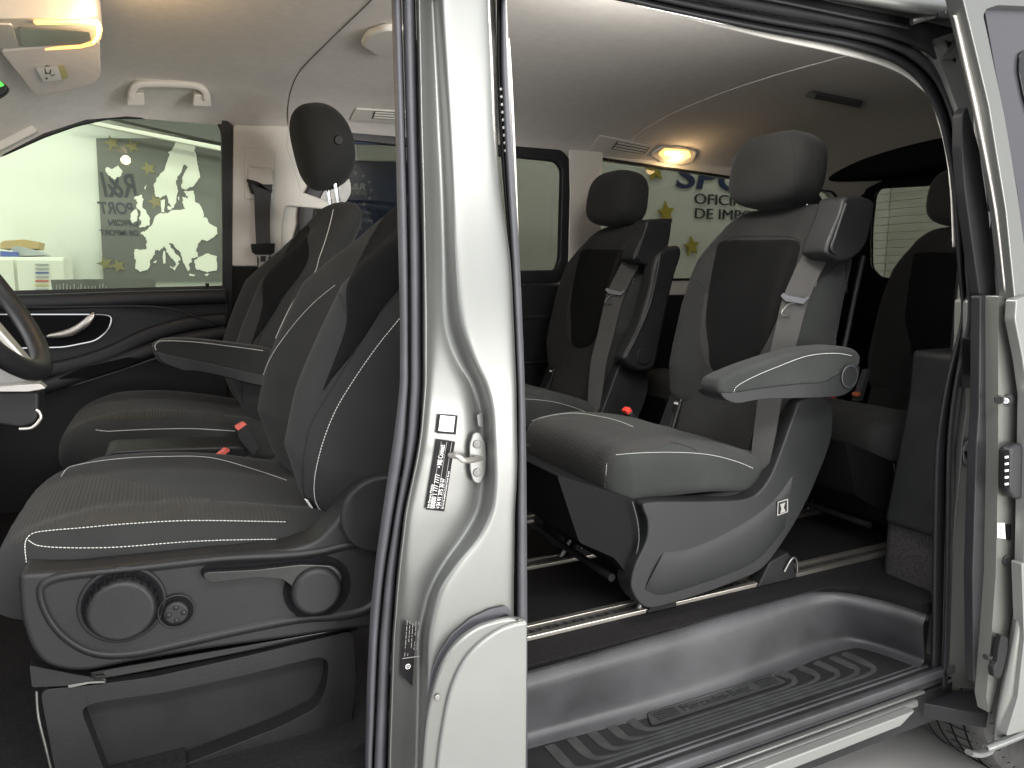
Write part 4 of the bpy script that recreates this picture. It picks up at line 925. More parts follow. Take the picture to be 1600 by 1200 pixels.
# black plastic track cover strip on the door edge
sd = thing('sliding_door', 'silver sliding door pushed back at the right edge with black latch and dark glass', 'van door', (1.9, .85, .3))
stp = prism('edge_guard', rnd(WY([(1532, 462), (1560, 462), (1562, 700), (1556, 900), (1550, 1020), (1540, 1074), (1522, 1066), (1520, 900), (1526, 700), (1530, 640)], .895), .006), (0, .02, 0), 'black_trim', sd, bevel=.006)
prism('upper_guard', rnd(WY([(1504, 178), (1512, 165), (1530, 230), (1545, 330), (1558, 461), (1531, 461), (1522, 400), (1508, 300), (1503, 230)], .90), .006), (0, .02, 0), 'plastic_dark', sd, bevel=.005)
prism('guard_slot', rnd(WY([(1538, 268), (1545, 266), (1552, 330), (1543, 332)], .896), .006), (0, -.003, 0), 'black_trim', sd, bevel=.003)
disc('guard_pin', W(1536, 240, Y=.89), (0, -1, 0), .004, .008, 'steel', sd)
# satin window strip
band('window_strip', [(1506, 22), (1520, 90), (1538, 170), (1552, 260), (1565, 340), (1576, 456)], [(1488, 24), (1503, 90), (1521, 170), (1540, 260), (1555, 345), (1568, 456)], .865, .02, 'satin', sd)
band('strip_rubber', [(1510, 14), (1526, 90), (1544, 170), (1558, 260), (1571, 340), (1584, 460)], [(1505, 20), (1519, 90), (1537, 170), (1551, 260), (1564, 340), (1575, 460)], .870, .02, 'rubber_dark', sd)
# painted frame of the window and dark pane
prism('window_surround', rnd(WY([(1498, -30), (1700, -30), (1700, 14), (1560, 8), (1542, 14), (1537, 24), (1545, 60), (1570, 180), (1590, 300), (1603, 400), (1610, 470), (1586, 470), (1572, 330), (1545, 165), (1520, 60)], .85), .005), (0, .03, 0), 'paint', sd, bevel=.004)
prism('door_glass', WY([(1538, 12), (1700, 5), (1700, 470), (1606, 465), (1590, 300), (1568, 180)], .865), (0, .006, 0), 'privacy_glass', sd, bevel=0)
prism('glass_backing', WY([(1545, 6), (1700, 5), (1700, 470), (1610, 465), (1596, 300), (1574, 180)], .895), (0, .01, 0), 'plastic_dark', sd, bevel=0)
prism('pane_gasket', rnd(WY([(1700, 70), (1610, 75), (1594, 82), (1592, 110), (1600, 150), (1612, 190), (1700, 195)], .860), .01), (0, .003, 0), 'plastic_gloss', sd, bevel=.001)
# inner edge face of the door
ef = prism('door_edge', rnd(WY([(1560, 462), (1640, 462), (1640, 640), (1612, 720), (1598, 800), (1592, 900), (1575, 990), (1556, 1080), (1546, 1115), (1541, 1090), (1548, 1010), (1556, 900), (1560, 720)], .870), .004), (0, .025, 0), 'paint_green', sd, bevel=.003)
disc('rubber_stop', W(1593, 532, Y=.868), (-.2, -1, 0), .012, .006, 'rubber_dark', ef); disc('buffer_base', W(1574, 624, Y=.868), (-.2, -1, 0), .011, .005, 'rubber_dark', ef)
disc('buffer_pin', W(1570, 624, Y=.862), (-.9, -.6, 0), .006, .022, 'chrome', ef); disc('buffer_pin', W(1561, 624, Y=.852), (-.9, -.6, 0), .0085, .006, 'plastic_gloss', ef)
lt_ = prism('door_latch', rnd(WY([(1560, 700), (1570, 690), (1586, 690), (1602, 704), (1602, 762), (1586, 776), (1568, 776), (1559, 762)], .866), .012), (0, -.022, 0), 'black_trim', ef, bevel=.007)
prism('latch_slot', rnd(WY([(1568, 703), (1576, 703), (1576, 764), (1568, 764)], .8425), .004), (0, -.001, 0), 'cloth_black', lt_, bevel=0)
for i in range(5): prism('contact_pin', WY([(1569.5, 713+i*10.5), (1574.5, 712+i*10.5), (1574.5, 715+i*10.5), (1569.5, 716+i*10.5)], .8415), (0, -.002, 0), 'sticker_white', lt_, bevel=0)
prism('lock_sticker', WY([(1558, 817), (1569, 817), (1571, 842), (1558, 840)], .8685), (0, -.0006, 0), 'sticker_white', ef, bevel=0)
for y_ in (824, 834): ring('sticker_symbol', W(1563.5, y_, Y=.8675), (0, -1, 0), .0028, .0007, 'sticker_black', ef, n=14, k=5)
prism('lock_hole', rnd(WY([(1572, 819), (1579, 819), (1578, 844), (1572, 843)], .8685), .003), (0, -.002, 0), 'cloth_black', ef, bevel=0)
disc('rubber_plug', W(1572, 875, Y=.868), (-.1, -1, 0), .011, .004, 'rubber_dark', ef)
lk = prism('lower_catch', rnd(WY([(1556, 988), (1566, 992), (1566, 1010), (1560, 1040), (1554, 1056), (1544, 1054), (1543, 1040), (1549, 1030), (1551, 1010)], .862), .004), (0, -.012, 0), 'plastic_dark', ef, bevel=.004)
disc('catch_button', W(1548, 1026, Y=.846), (-1, -.3, 0), .004, .014, 'plastic', lk); disc('catch_button', W(1541, 1026, Y=.842), (-1, -.3, 0), .006, .004, 'plastic', lk)
# outer skin of the door, curling out at the bottom
A = [(1612, 560), (1606, 640), (1603, 720), (1597, 800), (1592, 880), (1582, 960), (1572, 1020), (1562, 1075), (1553, 1120), (1549, 1160), (1546, 1176), (1526, 1172), (1514, 1178)]
B = [(1640, 560), (1636, 640), (1632, 720), (1626, 800), (1618, 880), (1606, 960), (1598, 1020), (1596, 1080), (1600, 1125), (1606, 1140), (1606, 1150), (1560, 1166), (1540, 1178)]
def skin(name, A, B, ya, yb_, m, parent):
    a = crv([Vector((*p, 0)) for p in A], 5); b = crv([Vector((*p, 0)) for p in B], 5); rows = []
    for p, q in zip(a, b):
        rows.append([W(p.x, p.y, Y=ya+.02), W(p.x, p.y, Y=ya), W(p.x+(q.x-p.x)*.25, p.y+(q.y-p.y)*.25, Y=ya-.008), W(p.x+(q.x-p.x)*.6, p.y+(q.y-p.y)*.6, Y=yb_), W(q.x, q.y, Y=yb_-.0), W(q.x, q.y, Y=yb_+.03)])
    return loft(name, rows, m, parent, closed=True, caps=True, angle=0, sub=1)
skin('door_skin', A[:11], B[:11], .855, .838, 'paint', sd)
prism('skin_lower', rnd(WY([(1596, 880), (1760, 880), (1760, 1250), (1600, 1142), (1572, 1150), (1590, 1090), (1600, 1000)], .832), .006), (0, .02, 0), 'paint_white', sd, bevel=.004)
prism('skin_upper', rnd(WY([(1588, 468), (1605, 462), (1780, 462), (1780, 900), (1600, 900), (1606, 620), (1598, 560), (1586, 500)], .836), .006), (0, .02, 0), 'paint_white', sd, bevel=.004)
sweep('door_hem', crv([W(1548, 1160, Y=.845), W(1546, 1172, Y=.84), W(1530, 1178, Y=.83), W(1514, 1176, Y=.825)], 5), rrect(.010, .016, .004), 'paint', sd)
tube('door_hem', crv([W(1540, 1170, Y=.84), W(1572, 1158, Y=.835), W(1620, 1138, Y=.83), W(1690, 1112, Y=.82)], 5), .008, 'paint', sd)
# body side mass behind the door
# ---- rear wheel
wc_ = Vector((2.03, 1.08, .335))
tp_ = [(.20, -.085), (.235, -.105), (.29, -.11), (.322, -.098), (.335, -.075), (.336, .075), (.322, .1), (.2, .09)]
rows = []
for i in range(72):
    a = 2*math.pi*i/72; rows.append([wc_+Vector((math.cos(a)*r_, y_, math.sin(a)*r_)) for r_, y_ in tp_])
rows.append(rows[0])
tyre = loft('wheel', rows, 'tyre', van, closed=True, caps=False, angle=35)
for y_ in (-.058, -.02, .02, .058):
    ring('tread_groove', wc_+Vector((0, y_, 0)), (0, 1, 0), .3358, .0026, 'cloth_black', tyre, n=72, k=6)
for i in range(60):
    a = 2*math.pi*i/60
    if not (math.pi*.95 < a < math.pi*1.75): continue
    er, et = Vector((math.cos(a), 0, math.sin(a))), Vector((-math.sin(a), 0, math.cos(a)))
    p0 = wc_+er*.337; tube('tread_sipe', [p0+Vector((0, -.07, 0)), p0+Vector((0, -.035, 0))+et*.010, p0+Vector((0, 0, 0))+et*.014], .0009, 'cloth_black', tyre, up=tuple(er), n=5)
    tube('sidewall_rib', [wc_+er*.334+Vector((0, -.078, 0)), wc_+er*.300+Vector((0, -.109, 0))+et*.006], .0008, 'cloth_black', tyre, up=tuple(et), n=5)
disc('rim', wc_+Vector((0, -.075, 0)), (0, 1, 0), .20, .12, 'satin', tyre, .01)
# ==================================================================== SECOND ROW SEATS
def sm(x, a, b):
    t = max(0, min(1, (x-a)/(b-a))); return t*t*(3-2*t)
def lrp(t, *kv):
    return interp(t, [k for k, v in kv], [v for k, v in kv])
def build_captain():
    s = thing('captain_seat', 'charcoal fabric captain seat nearest the open sliding door, armrest folded down', 'seat', (1.25, 1.49, ZF), 'second row captain seats')
    Yc = 1.495
    back = pad('backrest', [(1.385, .905), (1.405, .98), (1.432, 1.08), (1.462, 1.22), (1.502, 1.34), (1.545, 1.475)], Yc,
               lambda t: lrp(t, (0, .215), (.1, .224), (.5, .226), (.75, .215), (.9, .195), (1, .17)), lambda t: lrp(t, (0, .065), (.3, .085), (.8, .075), (1, .05)),
               lambda t, c: .055*sm(abs(c), .42, .92)*lrp(t, (0, .3), (.2, 1), (.7, .9), (.88, .2), (1, 0)), 'fabric', s, n=3.4, er=(.05, .075), cw=.30)
    # darker centre insert with rounded foot, mesh strip beside it
    patch('seat_insert', [(1128, 378), (1118, 400), (1108, 455), (1103, 500), (1108, 545), (1110, 570), (1122, 582), (1145, 584), (1170, 575), (1200, 530), (1225, 470), (1238, 430), (1250, 388), (1244, 376), (1190, 376)], back, .0025, 'fabric_black', s, puff=.004)
    patch('mesh_strip', [(1102, 458), (1108, 462), (1109, 500), (1113, 545), (1114, 572), (1104, 570), (1096, 540), (1094, 520)], back, .0016, 'fabric_mesh', s)
    seamline('stitching', [[(1076, 430), (1064, 455), (1052, 485), (1046, 520), (1044, 560)]], back, 'stitch', s)
    patch('side_bolster', [(1275, 445), (1318, 412), (1308, 500), (1298, 552), (1215, 552), (1232, 520), (1256, 470)], back, .002, 'fabric_green', s, puff=.003)
    seamline('stitching', [[(1277, 436), (1270, 460), (1258, 500), (1250, 545)], [(1337, 398), (1322, 460), (1312, 510), (1306, 545)]], back, 'stitch', s)
    seamline('piping', [[(1072, 430), (1090, 440), (1103, 456)], [(1128, 378), (1150, 370), (1190, 369), (1240, 371), (1252, 380)]], back, 'seam', s, dash=False)
    # headrest on chrome posts
    hr = ball('headrest', (1.488, 1.497, 1.567), [(.96, 0, -.12), (0, 1, 0), (.12, 0, .96)], (.073, .132, .095), 'fabric', s, n=3.3,
              shape=lambda v: Vector((v.x*(1-.10*v.z)-.10*(1-v.z*v.z)*0, v.y*(1-.07*max(0, v.z)**2-.05*max(0, -v.z)), v.z)))
    seamline('headrest_seam', [[(1234, 212), (1240, 250), (1241, 290), (1238, 328)], [(1262, 226), (1274, 250), (1277, 290), (1272, 322)]], hr, 'seam', s, dash=False, r=.0009, lift=.0004)
    for dy in (-.072, .072): tube('headrest_post', [(1.530, Yc+dy, 1.40), (1.522, Yc+dy, 1.52)], .0065, 'chrome', s)
    # cushion
    cu = pad('cushion', [(.850, .858), (.95, .866), (1.05, .862), (1.15, .850), (1.24, .828), (1.33, .815)], 1.495,
             lambda t: lrp(t, (0, .205), (.1, .222), (.5, .227), (1, .215)), lambda t: lrp(t, (0, .066), (.3, .070), (1, .045)), lambda t, c: .012*sm(abs(c), .55, .85)*(1-abs(c)*.3)+.006*(1-c*c), 'fabric_green', s, n=4.6, er=(.045, .05), cw=.10)
    patch('cushion_centre', [(838, 660), (880, 652), (925, 656), (990, 672), (1060, 682), (1030, 700), (985, 706), (965, 715), (952, 730), (948, 772), (920, 770), (880, 760), (835, 738), (828, 700)], cu, .0010, 'fabric_mesh', s, puff=.002)
    seamline('stitching', [[(952, 712), (1000, 708), (1060, 707), (1110, 711), (1150, 721), (1177, 732)], [(832, 658), (860, 650), (895, 646), (930, 650), (965, 658), (990, 668)], [(975, 698), (958, 708), (950, 720), (947, 745), (946, 772)]], cu, 'stitch', s)
    seamline('cushion_seam', [[(975, 698), (990, 706)], [(1040, 690), (1075, 698), (1090, 706)]], cu, 'seam', s, dash=False)
    # lower back pad between backrest and cushion with clips
    lb = prism('lumbar_cover', [(1.30, 1.30, .84), (1.30, 1.69, .84), (1.335, 1.69, .99), (1.335, 1.30, .99)], (.03, 0, 0), 'fabric', s, bevel=.012)
    for yy in (1.335, 1.655):
        c_ = prism('buckle_bracket', rnd([(1.288, yy-.014, .862), (1.288, yy+.014, .862), (1.318, yy+.014, .955), (1.318, yy-.014, .955)], .008), (.012, 0, 0), 'plastic_gloss', s, bevel=.004)
        prism('isofix_tag', [(1.3125, yy-.010, .937), (1.3125, yy+.010, .937), (1.3155, yy+.010, .946), (1.3155, yy-.010, .946)], (-.0012, 0, 0), 'rubber', c_, bevel=0)
        text('lettering', 'ISOFIX', .0062, (1.3105, yy+.009, .9385), (0, -1, 0), (.3, 0, .95), 'sticker_white', c_)
    # side shells
    A = [(1008, 786), (1100, 783), (1170, 778), (1200, 752), (1222, 700), (1240, 650), (1250, 628), (1275, 618), (1296, 626), (1302, 650), (1298, 690), (1280, 740), (1255, 795), (1222, 850), (1192, 888), (1160, 905), (1100, 928), (1045, 945), (1018, 951), (1000, 944), (986, 918), (992, 885), (1010, 845), (1012, 815)]
    P = crv([Vector((*p, 0)) for p in A], 4, True)
    def shell(nm, Y, dY, puffy):
        rows = []; ctr_ = (1140, 800)
        for k, (sc, dd) in enumerate(((1.0, .05), (1.0, .014), (.985, .004), (.955, .0005), (.90, -.001))):
            rows.append([W(ctr_[0]+(p.x-ctr_[0])*sc, ctr_[1]+(p.y-ctr_[1])*sc, Y=Y)+Vector((0, dd*dY, 0)) for p in P])
        return loft(nm, rows, 'plastic_cool', s, closed=True, caps=True, angle=0)
    Yn = 1.245
    poly = [W(p.x, p.y, Y=Yn) for p in P]
    sh = prism('side_shell', poly, (0, .055, 0), 'plastic_cool', s, bevel=.018, bseg=6)
    # swell along the lower edge of the shell and the crease
    sw1 = crv([Vector((*p, 0)) for p in [(1040, 858), (1080, 852), (1130, 830), (1180, 800), (1215, 770), (1240, 735)]], 5)
    lo_ = crv([Vector((*p, 0)) for p in [(1005, 925), (1030, 935), (1100, 915), (1160, 893), (1190, 874), (1225, 832)]], 5)
    rows = [[W(a.x, a.y-2, Y=Yn+.004) for a in sw1], [W(a.x+(b.x-a.x)*.12, a.y+(b.y-a.y)*.12, Y=Yn-.003) for a, b in zip(sw1, lo_)], [W(a.x+(b.x-a.x)*.5, a.y+(b.y-a.y)*.5, Y=Yn-.006) for a, b in zip(sw1, lo_)], [W(b.x, b.y, Y=Yn-.001) for b in lo_], [W(b.x, b.y+3, Y=Yn+.006) for b in lo_]]
    loft('shell_swage', rows, 'plastic_cool', sh, closed=False, caps=False, angle=0, sub=1)
    # valance under the cushion
    sq = 1.27
    prism('front_shroud', rnd([W(x, y, Y=sq) for x, y in ((870, 742), (1010, 786), (1012, 815), (1008, 840), (992, 880), (985, 905), (960, 872), (905, 848))], .01), (0, .40, 0), 'shroud', s, bevel=.008)
    tube('shroud_seam', crv(WY([(988, 784), (996, 815), (998, 845), (992, 875), (988, 890)], sq-.012), 5), .0014, 'rubber', s)
    prism('seat_base', [(1.0, 1.28, .60), (1.30, 1.28, .62), (1.42, 1.28, .95), (1.30, 1.28, .80), (.95, 1.28, .80)], (0, .40, 0), 'plastic_dark', s, bevel=.01)
    sh2 = prism('side_shell', [p+Vector((0, .405, 0)) for p in poly], (0, .05, 0), 'plastic_dark', s, bevel=.012)
    # pictogram on the shell
    pg = prism('pictogram', rnd(WY([(1215, 784), (1231, 779), (1231, 800), (1214, 806)], Yn-.0065), .002), (0, -.0006, 0), 'sticker_grey', sh, bevel=0)
    prism('pictogram_field', rnd(WY([(1216.5, 785.5), (1229.5, 781.5), (1229.5, 799), (1215.8, 804)], Yn-.0074), .002), (0, -.0003, 0), 'plastic_dark', sh, bevel=0)
    for pl_ in ([(1219, 788), (1227, 785), (1224.5, 793), (1227.5, 799), (1219, 802), (1221, 795)],): prism('pictogram_seat', WY(pl_, Yn-.0080), (0, -.0003, 0), 'sticker_grey', sh, bevel=0)
    # latches on the rails
    for yy in (1.262, 1.61):
        for (x0, x1) in ((.945, 1.03), (1.27, 1.40)):
            prism('rail_latch', [(x0, yy+.008, ZF+.002), (x1, yy+.008, ZF+.002), (x1-.012, yy+.008, ZF+.05), (x1-.035, yy+.008, ZF+.075), (x0+.035, yy+.008, ZF+.06)], (0, .03, 0), 'plastic_dark', s, bevel=.004)
            tube('latch_bar', crv([(x1-.05, yy+.004, ZF+.03), (x1-.035, yy+.002, ZF+.055), (x1-.022, yy+.002, ZF+.062), (x1-.012, yy+.002, ZF+.05), (x1-.008, yy+.002, ZF+.02)], 4), .003, 'steel', s)
        tube('front_strut', [(.935, yy+.03, ZF+.005), (1.0, yy+.03, ZF+.11)], .006, 'steel', s)
    tube('release_bar', [(.87, 1.30, ZF+.09), (.87, 1.68, ZF+.09)], .009, 'plastic_dark', s, up=(0, 0, 1))
    # belt with tongue
    bp = [(1312, 322), (1302, 345), (1283, 385), (1262, 425), (1243, 470), (1230, 520), (1218, 570), (1204, 620), (1196, 670), (1189, 715), (1184, 745)]
    bw = [19, 20, 20, 20, 20, 19, 18.5, 18, 17, 15, 14]
    Yb = [1.285, 1.275, 1.268, 1.262, 1.255, 1.25, 1.25, 1.255, 1.26, 1.265, 1.27]
    cs1 = crv([Vector((x, y, b)) for (x, y), b in zip(bp, bw)], 5); yb_ = crv([Vector((v, 0, 0)) for v in Yb], 5); rows = []
    for v, yv in zip(cs1, yb_):
        l_, r_ = W(v.x-v.z, v.y-2, Y=yv.x+.035), W(v.x+v.z, v.y+2, Y=yv.x); f = Vector((-.0022, -.001, 0)); rows.append([l_+f, l_.lerp(r_, .5)+f*1.4, r_+f, r_-f, l_-f])
    loft('seat_belt', rows, 'webbing', s, closed=True, caps=True, angle=50)
    yt = 1.258
    tg_ = prism('belt_tongue', rnd([W(1221, 462, Y=yt+.03), W(1226, 457, Y=yt+.03), W(1232, 461, Y=yt+.03), W(1258, 466, Y=yt+.0), W(1264, 462, Y=yt), W(1267, 465, Y=yt), W(1257, 475, Y=yt), W(1229, 471, Y=yt+.03)], .003), (-.012, -.008, 0), 'rubber', s, bevel=.003)
    lp_ = crv([W(x, y, Y=yt+.02) for x, y in ((1238, 474), (1247, 475), (1240, 487), (1236, 493), (1223, 491), (1222, 488), (1230, 478))], 4, True)
    sweep('tongue_plate', [p+Vector((-.010, -.008, 0)) for p in lp_], rrect(.004, .003, .001), 'steel', tg_, up=(0, 1, 0), closed=True)
    rb = prism('belt_buckle', rnd([(1.235, 1.712, .85), (1.235, 1.745, .85), (1.19, 1.745, .908), (1.19, 1.712, .908)], .006), (.016, 0, .010), 'plastic_dark', s, bevel=.004)
    prism('buckle_button', rnd([(1.196, 1.716, .902), (1.196, 1.741, .902), (1.184, 1.741, .918), (1.184, 1.716, .918)], .003), (.014, 0, .010), 'red_plastic', rb, bevel=.003)
    # belt guide tower at the shoulder
    G = [(1322, 308), (1345, 307), (1365, 314), (1366, 330), (1358, 370), (1350, 388), (1336, 402), (1316, 408), (1296, 400), (1291, 392), (1300, 365), (1313, 335)]
    gp_ = crv([Vector((*p, 0)) for p in G], 4, True)
    gt = prism('belt_tower', [W(p.x, p.y, Y=1.215) for p in gp_], (0, .075, 0), 'plastic_cool', s, bevel=.014, bseg=6)
    prism('tower_slot', rnd(WY([(1298, 312), (1318, 308), (1326, 315), (1316, 324), (1300, 322)], 1.29), .005), (0, .03, 0), 'plastic_gloss', gt, bevel=.004)
    prism('tower_cap', rnd([W(1296, 312, Y=1.30), W(1330, 306, Y=1.30), W(1352, 307, Y=1.30), W(1345, 330, Y=1.30), W(1318, 340, Y=1.30), W(1302, 330, Y=1.30)], .01), (0, .03, 0), 'plastic_cool', gt, bevel=.01)
    sweep('tower_edge', crv(WY([(1322, 318), (1313, 345), (1304, 372), (1299, 388), (1306, 396)], 1.208), 5), circ(.004, 8), 'plastic_cool', gt)
    # recliner side plate (black edge behind the bolster)
    tube('back_edge', crv(WY([(1349, 400), (1334, 470), (1322, 530), (1314, 560)], 1.275), 4), .006, 'plastic_dark', s)
    return s
def armrest_down(s):
    A = [(1124, 602), (1130, 592), (1160, 578), (1210, 560), (1262, 546), (1310, 541), (1335, 545), (1346, 556), (1344, 572), (1330, 606), (1310, 617), (1250, 619), (1190, 621), (1152, 627), (1135, 622), (1124, 612)]
    P = crv([Vector((*p, 0)) for p in A], 4, True)
    ar = prism('armrest', [W(p.x, p.y, Y=1.165) for p in P], (0, .062, 0), 'fabric_green', s, bevel=.021, bseg=6)
    Bp = [(1128, 614), (1150, 613), (1190, 607), (1250, 600), (1290, 597), (1306, 588), (1330, 578), (1343, 572), (1340, 594), (1331, 609), (1312, 619), (1250, 622), (1190, 624), (1153, 630), (1134, 624)]
    P2 = crv([Vector((*p, 0)) for p in Bp], 4, True)
    sh = prism('armrest_shell', [W(p.x, p.y, Y=1.160) for p in P2], (0, .074, 0), 'plastic_cool', ar, bevel=.012, bseg=5)
    c_ = W(1327, 588, Y=1.157); disc('armrest_pivot', c_, (0, -1, 0), .024, .0025, 'plastic_cool', ar, .002); ring('pivot_ring', c_+Vector((0, -.001, 0)), (0, -1, 0), .0245, .0012, 'rubber', ar)
    seamline('armrest_stitching', [WY([(1146, 618), (1150, 605), (1175, 590), (1215, 573), (1262, 556), (1305, 552), (1332, 556)], 1.1630)], None, 'stitch', ar, raw=True, lift=.0)
    return ar
cap = build_captain()
cap2 = cap.copy(); COL.objects.link(cap2); ORG[cap2.name] = Vector(cap.location)
def copy_children(src, dst):
    for ch in list(src.children):
        c = ch.copy(); COL.objects.link(c); c.parent = dst; ORG[c.name] = ORG[ch.name]; copy_children(ch, c)
SH = Vector((.02, .775, 0))
copy_children(cap, cap2)
armrest_down(cap)
cap2['label'] = 'charcoal fabric captain seat by the far wall, its armrest folded upright'
# raised armrest, modelled beside the near seat so that it shifts with its seat
AU = [(1062, 384), (1046, 386), (1030, 395), (1022, 415), (1016, 450), (998, 510), (978, 550), (975, 562), (990, 577), (1010, 581), (1024, 572), (1032, 540), (1044, 480), (1056, 430), (1066, 398)]
Pu = crv([Vector((*p, 0)) for p in AU], 4, True)
au = prism('armrest', [W(p.x, p.y, Y=1.955)-SH*0 for p in Pu], (0, .06, 0), 'plastic_cool', None, bevel=.018, bseg=6)
def adopt(o, par, shift):
    """world mesh -> child of par whose empty will be moved by shift"""
    for v in o.data.vertices: v.co -= ORG[par.name]+shift
    o.parent = par; ORG[o.name] = ORG[par.name]+shift
adopt(au, cap2, SH)
ed = tube('armrest_edge', crv(WY([(1032, 396), (1026, 430), (1014, 480), (990, 535), (980, 556), (990, 572)], 1.958), 5), .0055, 'plastic_cool', None); adopt(ed, au, SH) if False else adopt(ed, cap2, SH)
dp = disc('armrest_pivot', W(1006, 556, Y=1.952), (0, -1, 0), .028, .003, 'plastic_cool', None, .002); adopt(dp, cap2, SH)
cap2.location = Vector(cap.location)+SH
# third row: the same seats, dark at the back of the cabin
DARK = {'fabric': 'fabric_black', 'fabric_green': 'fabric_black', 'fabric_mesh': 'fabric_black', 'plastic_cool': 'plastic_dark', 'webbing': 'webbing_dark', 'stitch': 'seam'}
def rear_seat(loc, label, skip):
    r = bpy.data.objects.new('rear_seat', None); COL.objects.link(r); r.location = loc; tag(r, label, 'seat', 'third row seats'); ORG[r.name] = Vector(cap.location)
    for ch in list(cap.children):
        if ch.name.split('.')[0] in skip: continue
        c = ch.copy(); COL.objects.link(c); c.parent = r; ORG[c.name] = ORG[ch.name]
        for g in ch.children: d = g.copy(); COL.objects.link(d); d.parent = c; ORG[d.name] = ORG[g.name]
    return r
SK = ('armrest', 'stitching', 'front_strut', 'isofix_tag', 'belt_tower', 'back_edge', 'seat_belt', 'belt_tongue', 'side_shell', 'buckle_bracket', 'mesh_strip')
rs1 = rear_seat(Vector(cap.location)+Vector((.86, .03, -.02)), 'dark rear seat half hidden behind the opening edge, against the rear window', SK)
rs2 = rear_seat(Vector(cap.location)+Vector((.86, .78, -.02)), 'dark rear seat whose headrest peeks out behind the near captain seat headrest', SK)
rb_ = box('rear_cushion_end', (1.78, 1.26, .73), (2.2, 1.30, .90), 'carpet_grey', rs1, .02) if False else None
ob = ball('orange_fitting', W(1338, 616, Y=1.62), [(1, 0, 0), (0, 1, 0), (0, 0, 1)], (.012, .012, .008), 'orange', rs1); 
for v in ob.data.vertices: v.co -= (rs1.location-ORG[rs1.name])
bb = prism('belt_stalk', [(2.0, 1.62, .90), (2.03, 1.62, .90), (2.06, 1.62, 1.0), (2.04, 1.62, 1.0)], (0, .02, 0), 'webbing_dark', None, bevel=.003); adopt(bb, rs1, rs1.location-Vector(cap.location))

# ==================================================================== FRONT SEATS
def build_front(near=True):
    Yc = 1.425
    s = thing('front_seat', 'black fabric driver seat with white stitching and adjuster dials on its plastic side' , 'seat', (.15, Yc, .5), 'front seats')
    back = pad('backrest', [(.30, .86), (.318, .95), (.352, 1.07), (.395, 1.18), (.448, 1.29), (.515, 1.40), (.578, 1.49)], Yc,
               lambda t: lrp(t, (0, .20), (.15, .235), (.5, .245), (.7, .222), (.88, .19), (1, .17)), lambda t: lrp(t, (0, .06), (.3, .085), (.75, .07), (1, .05)),
               lambda t, c: .118*sm(abs(c), .20, .95)*lrp(t, (0, .3), (.18, 1), (.55, .9), (.72, .35), (.85, .1), (1, 0)), 'fabric', s, n=2.5, er=(.06, .05), cw=.22)
    hr = ball('headrest', (.558, Yc, 1.655), [(.99, 0, .095), (0, 1, 0), (-.095, 0, .99)], (.085, .130, .125), 'fabric', s, n=2.5,
              shape=lambda v: Vector((v.x*(1-.15*v.z*0)+(-.18*v.z*v.z+.12), v.y*(1-.12*abs(v.z)), v.z)))
    disc('headrest_button', (.585, Yc-.128, 1.655), (0, -1, 0), .013, .008, 'plastic_dark', s, .002)
    for dy in (-.055, .055): tube('headrest_post', [(.580, Yc+dy, 1.45), (.572, Yc+dy, 1.60)], .0065, 'chrome', s)
    cu = pad('cushion', [(-.24, .825), (-.15, .855), (-.03, .862), (.08, .852), (.20, .832), (.30, .82)], Yc,
             lambda t: lrp(t, (0, .21), (.12, .245), (.6, .25), (1, .22)), lambda t: lrp(t, (0, .075), (.3, .075), (1, .055)), lambda t, c: .028*sm(abs(c), .45, .8)*lrp(t, (0, .1), (.25, 1), (.9, 1), (1, .3)), 'fabric', s, n=3.0, er=(.10, .05), cw=.12)
    return s, back, hr, cu
f1, fb, fh, fc = build_front()
# trimmings of the driver seat, traced on its own surfaces
patch('seat_insert', [(542, 452), (555, 420), (600, 340), (640, 320), (660, 380), (640, 430), (600, 480), (560, 540), (520, 590), (505, 610), (520, 570), (535, 530), (542, 500)], fb, .002, 'fabric_black', f1, puff=.003)
seamline('stitching', [[(524, 446), (490, 474), (456, 512), (424, 558), (408, 602), (402, 645), (408, 685), (422, 712)]], fb, 'stitch', f1)
seamline('stitching', [[(624, 498), (590, 540), (555, 590), (525, 640), (505, 690), (493, 740), (492, 775), (500, 795), (515, 802)]], fb, 'stitch', f1)
seamline('piping', [[(660, 430), (600, 480), (550, 555), (510, 620), (485, 665), (474, 720), (475, 770), (490, 800)], [(541, 490), (530, 460), (520, 446)]], fb, 'seam', f1, dash=False)
seamline('stitching', [[(45, 845), (60, 853), (100, 856), (180, 855), (300, 846), (400, 843), (480, 843)], [(42, 880), (40, 850), (50, 835), (75, 830), (120, 826), (200, 819), (300, 814), (450, 816)], [(96, 745), (110, 730), (180, 718), (260, 714), (330, 716), (400, 735), (450, 752)]], fc, 'stitch', f1, r=.0007)
patch('cushion_centre', [(20, 850), (14, 810), (40, 775), (95, 748), (140, 742), (200, 752), (260, 768), (330, 780), (420, 790), (450, 812), (300, 812), (200, 817), (110, 825), (60, 831), (42, 842)], fc, .0010, 'fabric_rib', f1)
pt = mk0  # airbag tag sits on the bolster
tgc, tn = hit(487, 786, fb)
tx = Vector((-.25, 0, -.97)).normalized(); ty = tn.cross(tx).normalized(); tx = ty.cross(tn).normalized(); ty = -ty if ty.x < 0 else ty
tagm = prism('airbag_tag', [tgc+tn*.003+tx*a*.018+ty*b*.007 for a, b in ((-1, -1), (1, -1), (1, 1), (-1, 1))], tn*.0012, 'sticker_black', f1, bevel=0)
zd = tn; yy_ = zd.cross(tx).normalized()
text('lettering', 'AIRBAG', .0105, tgc+tn*.0048-tx*.016-yy_*.0035, tx, yy_, 'sticker_white', tagm, sx=.85)
